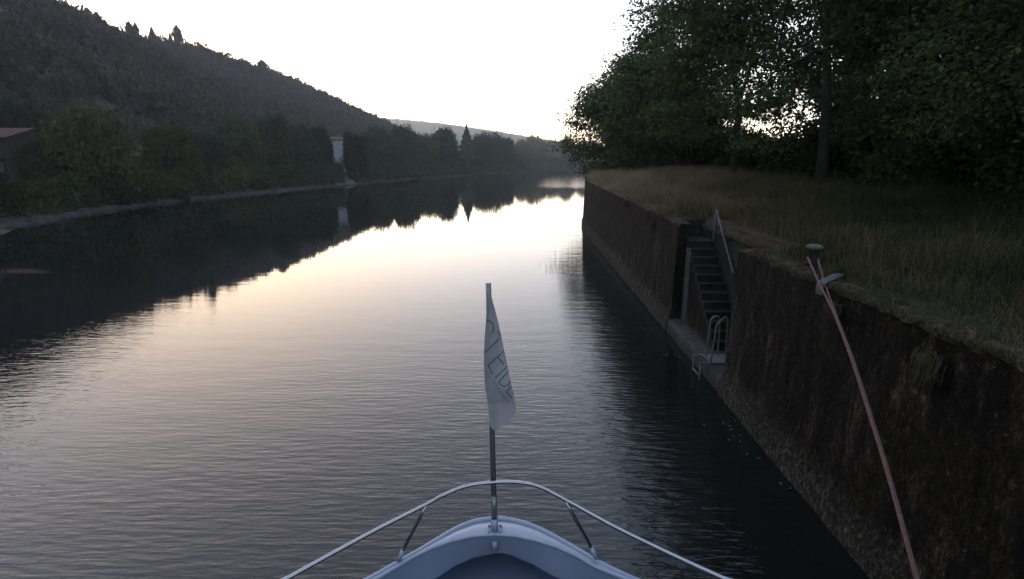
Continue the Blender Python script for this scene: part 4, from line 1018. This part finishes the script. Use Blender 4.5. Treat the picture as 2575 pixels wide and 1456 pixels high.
# ---------------------------------------------------------------- boat
ZG = 1.60
boat = thing('excursion_boat', 'white bow of the boat with curved rail and blue grey foredeck', 'boat', (-0.1, 3.0, 0))
def line(pts, z): return [at_z(x, y, z) for x, y in pts]
A = line([(930, 1456), (1000, 1416), (1050, 1388), (1100, 1358), (1140, 1334), (1180, 1316), (1215, 1308), (1248, 1305.5), (1285, 1308), (1325, 1318), (1368, 1336), (1420, 1364), (1465, 1390), (1510, 1417), (1590, 1456)], ZG)
ext = lambda a, b, k: b + (b - a) / np.linalg.norm(b - a) * k
A = [np.array([-2.35, -9, ZG]), np.array([-2.35, -2, ZG]), np.array([-2.2, 0.9, ZG]), ext(A[1], A[0], 0.7)] + A + [ext(A[-2], A[-1], 0.7), np.array([2.0, 0.9, ZG]), np.array([2.2, -2, ZG]), np.array([2.2, -9, ZG])]
AS = np.array(spline(A, 8))
MB().tube(AS, 0.022, 10).build('gunwale', M['white_paint'], boat)
# hull skin
n = len(AS); cx = -0.1
lv = [(1.59, 1.0, 0.0), (1.2, 0.93, 0.10), (0.7, 0.84, 0.28), (0.15, 0.76, 0.5), (-0.6, 0.6, 0.8)]
G = np.zeros((len(lv), n, 3))
for i, (z, f, back) in enumerate(lv):
    G[i, :, 0] = cx + (AS[:, 0] - cx) * f; G[i, :, 1] = AS[:, 1] - back * np.clip((AS[:, 1] - 0.5) / 3, 0, 1); G[i, :, 2] = z
MB().grid(G).build('hull', M['white_paint'], boat)
# cap (between gunwale and inner rim), inner rim, bulwark, deck
Bp = line([(1000, 1424), (1035, 1404), (1075, 1384), (1120, 1366), (1180, 1350), (1243, 1344.5), (1306, 1350), (1366, 1365), (1415, 1382), (1460, 1404), (1500, 1428)], ZG + 0.015)
def inset(P, d):
    P = np.array(P); T = np.gradient(P, axis=0); T /= np.linalg.norm(T, axis=1, keepdims=True)
    N = np.stack([T[:, 1], -T[:, 0], 0 * T[:, 0]], 1); return P + N * d
side_l = [np.array([-2.27, -9, ZG + .015]), np.array([-2.27, -2, ZG + .015]), np.array([-2.12, 0.9, ZG + .015]), ext(A[5], A[4], 0.66) + [0.06, -0.03, .015], A[4] + [0.06, -0.02, .015]]
side_r = [A[-5] + [-0.06, -0.02, .015], ext(A[-6], A[-5], 0.66) + [-0.06, -0.03, .015], np.array([1.92, 0.9, ZG + .015]), np.array([2.12, -2, ZG + .015]), np.array([2.12, -9, ZG + .015])]
BS = np.array(spline(side_l + Bp + side_r, 8))
def by_len(P, n):
    P = np.array(P); s = np.cumsum(np.r_[0, np.linalg.norm(np.diff(P, axis=0), axis=1)])
    # parametrise left and right halves separately about the bow
    k = int(np.argmax(P[:, 1])); h = n // 2
    t = np.r_[np.linspace(0, s[k], h), np.linspace(s[k], s[-1], h + 1)[1:]]
    return np.stack([np.interp(t, s, P[:, i]) for i in range(3)], 1)
NB = 160
a_, b_ = by_len(AS, NB), by_len(BS, NB)
G = np.stack([a_ + (b_ - a_) * s + np.array([0, 0, 0.012 * sin(pi * s) - 0.004]) for s in np.linspace(0, 1, 6)], 0)
MB().grid(G, flip=False).build('foredeck_cap', M['white_paint'], boat)
MB().tube(b_ + np.array([0, 0, 0.004]), 0.014, 8).build('inner_rim', M['white_paint'], boat)
Cp = line([(1095, 1456), (1150, 1420), (1195, 1402), (1243, 1394.5), (1292, 1402), (1340, 1420), (1402, 1456)], 1.37)
CS = np.array(spline([np.array([-2.1, -9, 1.37]), np.array([-2.1, -2, 1.37]), np.array([-1.85, 0.6, 1.37]), ext(Cp[1], Cp[0], 0.8)] + Cp + [ext(Cp[-2], Cp[-1], 0.8), np.array([1.62, 0.6, 1.37]), np.array([1.95, -2, 1.37]), np.array([1.95, -9, 1.37])], 8))
c_ = by_len(CS, NB)
G = np.stack([b_ + (c_ - b_) * s for s in np.linspace(0, 1, 6)], 0)
MB().grid(G).build('bulwark', M['grey_paint'], boat)
dk = MB(); h = NB // 2
Lh = c_[:h]; Rh = c_[::-1][:h]
G = np.stack([Lh + (Rh - Lh) * s + np.array([0, 0, 0.03 * sin(pi * s) + 0.002]) for s in np.linspace(0, 1, 10)], 0)
dk.grid(G).build('deck', M['deck'], boat)
# pulpit rail
ZR = 2.10
rl = line([(730, 1450), (850, 1384), (960, 1325), (1075, 1267), (1120, 1243), (1175, 1222), (1243, 1212.5), (1308, 1213), (1360, 1226), (1430, 1262), (1540, 1322), (1650, 1376), (1740, 1418), (1815, 1452)], ZR)
rl = [np.array([-2.3, -3, ZR]), np.array([-2.2, 0.6, ZR]), ext(rl[1], rl[0], 0.6)] + rl + [ext(rl[-2], rl[-1], 0.6), np.array([2.1, 0.6, ZR]), np.array([2.15, -3, ZR])]
MB().tube(spline(rl, 10), 0.014, 12).build('bow_rail', M['steel'], boat)
for (a, b) in (((1071, 1272), (999, 1413)), ((1424, 1263), (1503, 1408))):
    p0 = at_z(*a, ZR); p1 = at_z(*b, ZG)
    s = MB().tube([p0, p0 + (p1 - p0) * 0.12, p0 + (p1 - p0) * 0.14, p1 + (p0 - p1) * 0.22], [0.009, 0.009, 0.013, 0.013], 10).build('stanchion', M['steel'], boat)
    MB().tube([p1 + (p0 - p1) * 0.221, p1 + (p0 - p1) * 0.03], [0.017, 0.02], 10).build('socket', M['white_paint'], s)
# flagpole
f0 = at_z(1244, 1336, ZG + 0.015); f1 = at_y(1228, 712, f0[1] + 0.05)
ax = f1 - f0
fp = MB().tube([f0 + ax * 0.09, f1], [0.0215, 0.0205], 16).build('flagpole', M['pole_dark'], boat)
MB().tube([f0 + ax * 0.055, f0 + ax * 0.158], 0.0245, 16).build('sleeve', M['pole_dark'], fp)
MB().tube([f0 + ax * 0.0, f0 + ax * 0.058], 0.029, 16).build('pole_socket', M['white_paint'], fp)
b = MB(); b.box(f0[0] - 0.055, f0[0] + 0.06, f0[1] - 0.05, f0[1] + 0.06, ZG + 0.012, ZG + 0.03)
for sx_ in (-1, 1):
    for sy_ in (-0.035, 0.04): b.lathe((f0[0] + sx_ * 0.045, f0[1] + sy_, ZG + 0.03), [(0.009, 0), (0.009, 0.012), (0.005, 0.016)], 8)
b.build('pole_foot', M['grey_paint'], fp)
MB().tube([f0 + [0, -0.03, -0.06], f0 + [0, -0.035, -0.14]], 0.028, 12).build('pole_stub', M['grey_paint'], boat)

# ---------------------------------------------------------------- flag
def fc(x, y):   # crop measurement -> frame pixel
    return ((1200 + 0.3022 * x) * 0.958, (720 + 0.3022 * y) * 0.958)
left = np.array([(258, 165), (256, 240), (254, 330), (250, 400), (238, 560), (232, 700), (234, 830), (240, 960), (246, 1050), (256, 1150), (272, 1270), (284, 1318)])
right = np.array([(294, 162), (303, 215), (320, 275), (350, 385), (372, 480), (405, 640), (440, 800), (465, 925), (490, 1050), (503, 1120), (512, 1185), (500, 1215)])
foldy = np.array([(246, 1000), (262, 1045), (285, 1085), (315, 1105), (370, 1104), (420, 1100), (470, 1118), (508, 1165)])
YF = f0[1] + 0.02
def fpos(x, y, off):
    px, py = fc(x, y); return at_y(px, py, YF + off)
def lx(y): return np.interp(y, left[:, 1], left[:, 0])
def rx(y): return np.interp(y, right[:, 1], right[:, 0])
def depth_front(x, y):   # front panel bellies out towards the boat
    a, b = lx(y), rx(y); s = np.clip((x - a) / max(b - a, 1), 0, 1)
    g = np.clip((y - 160) / 900, 0, 1)
    return -0.042 - 0.035 * sin(pi * s) * (0.3 + g) + 0.018 * sin(2 * pi * s * 1.2 + y * 0.004) * g + 0.03 * s * g
fl = thing('pennant_flag', 'limp white lettered flag hanging from the pole on the bow', 'flag', f0)
mb = MB(); rows = 46; cols = 16
G = np.zeros((rows, cols, 3))
for i in range(rows):
    for j in range(cols):
        s = j / (cols - 1)
        # bottom edge of the front panel follows the fold
        xx = None
        t = i / (rows - 1); yb_ = None
        xg = lx(1000) + s * (rx(1120) - lx(1000)); yb_ = np.interp(xg, foldy[:, 0], foldy[:, 1])
        y = 162 + (yb_ - 162) * t
        x = lx(y) + s * (rx(y) - lx(y))
        G[i, j] = fpos(x, y, depth_front(x, y))
mb.grid(G)
# folded-back lower panels
rows2 = 22
G2 = np.zeros((rows2, cols, 3))
low = np.array([(284, 1318), (305, 1345), (330, 1362), (345, 1352), (370, 1330), (395, 1305), (420, 1282), (450, 1262), (480, 1240), (500, 1215), (512, 1185)])
for i in range(rows2):
    for j in range(cols):
        s = j / (cols - 1); t = i / (rows2 - 1)
        xt = lx(940) + s * (rx(1060) - lx(940)) ; yt = 900 + 120 * s
        sb = np.array([np.interp(s, np.linspace(0, 1, len(low)), low[:, 0]), np.interp(s, np.linspace(0, 1, len(low)), low[:, 1])])
        x = xt + (sb[0] - xt) * t; y = yt + (sb[1] - yt) * t
        x = max(x, lx(min(y, 1318)) + 0); crease = 0.028 * math.exp(-((x - 325) / 22.0) ** 2)
        G2[i, j] = fpos(x, y, -0.030 - 0.012 * s + crease * 0.4 - 0.02 * t * s)
mb.grid(G2)
# side gusset that ties front and back round the pole
G3 = np.stack([G[:, 0] * (1 - s) + np.array([fpos(lx(162 + 840 * k / (rows - 1)) + 6, 162 + 840 * k / (rows - 1), 0.035) for k in range(rows)]) * s for s in np.linspace(0, 1, 5)], 1)
mb.grid(G3)
mb.build('cloth', M['flag'], fl)
def rc(x, y):   # lettering crop -> flag crop
    return ((1255 + 0.17857 * x - 1200) / 0.3022, (820 + 0.17857 * y - 720) / 0.3022)
def ribbon(mb, pts, wpx):
    pts = [np.array(p, float) for p in pts]; P = []
    for i in range(len(pts) - 1):
        n = max(2, int(np.linalg.norm(pts[i + 1] - pts[i]) / 14))
        for k in range(n): P.append(pts[i] + (pts[i + 1] - pts[i]) * k / n)
    P.append(pts[-1]); P = np.array(P); T = np.gradient(P, axis=0); T /= np.linalg.norm(T, axis=1, keepdims=True) + 1e-9
    N = np.stack([-T[:, 1], T[:, 0]], 1) * wpx / 2
    rows_ = []
    for q in (-1, 1):
        row = []
        for p in P + N * q:
            x, y = rc(*p); x = min(max(x, lx(y) + 2), rx(y) - 2)
            row.append(fpos(x, y, depth_front(x, y) - 0.003))
        rows_.append(row)
    mb.grid(np.array(rows_))
big = MB()
for s in ([(112, 132), (148, 118), (190, 138), (222, 185), (229, 240), (212, 285), (180, 315)], [(92, 598), (325, 378)], [(286, 272), (308, 312), (334, 352)], [(145, 775), (290, 655), (374, 566)], [(142, 772), (215, 910)], [(290, 655), (378, 765)],
          [(250, 965), (422, 800)], [(300, 1030), (440, 868)], [(300, 1030), (340, 1068), (390, 1088), (440, 1065), (478, 1008)], [(492, 1080), (415, 1165)], [(413, 1163), (506, 1270)]):
    ribbon(big, s, 13)
big.build('lettering', M['ink'], fl)
FONT = {'C': [[(.9, .85), (.5, 1), (.1, .7), (.1, .3), (.5, 0), (.9, .15)]], 'H': [[(.1, 0), (.1, 1)], [(.9, 0), (.9, 1)], [(.1, .5), (.9, .5)]], 'I': [[(.5, 0), (.5, 1)]], 'F': [[(.15, 0), (.15, 1), (.85, 1)], [(.15, .5), (.7, .5)]],
        'A': [[(.05, 0), (.5, 1), (.95, 0)], [(.25, .35), (.75, .35)]], 'R': [[(.15, 0), (.15, 1), (.7, 1), (.85, .75), (.7, .5), (.15, .5)], [(.5, .5), (.9, 0)]], 'T': [[(.5, 0), (.5, 1)], [(.05, 1), (.95, 1)]]}
small = MB(); o0 = np.array([112., 900.]); rd = np.array([32.0, 44.5]); upv = np.array([33.0, -24.0])
for k, ch in enumerate('CHIFFFAHRT'):
    for s in FONT[ch]:
        ribbon(small, [o0 + rd * (k + 0.72 * a) + upv * b for a, b in s], 6.5)
small.build('small_lettering', M['ink_light'], fl)

# ---------------------------------------------------------------- haze
hz = MB().box(-1850, 1850, -500, 1800, -3.2, 165)
m, nt, out = mat_new('haze_air')
pv = nd(nt, 'ShaderNodeVolumePrincipled'); pv.inputs['Density'].default_value = 0.00024; pv.inputs['Color'].default_value = (0.93, 0.95, 1.0, 1); pv.inputs['Anisotropy'].default_value = 0.4
nt.links.new(pv.outputs[0], out.inputs['Volume'])
ho = hz.build('haze', m); tag(ho, kind='stuff')
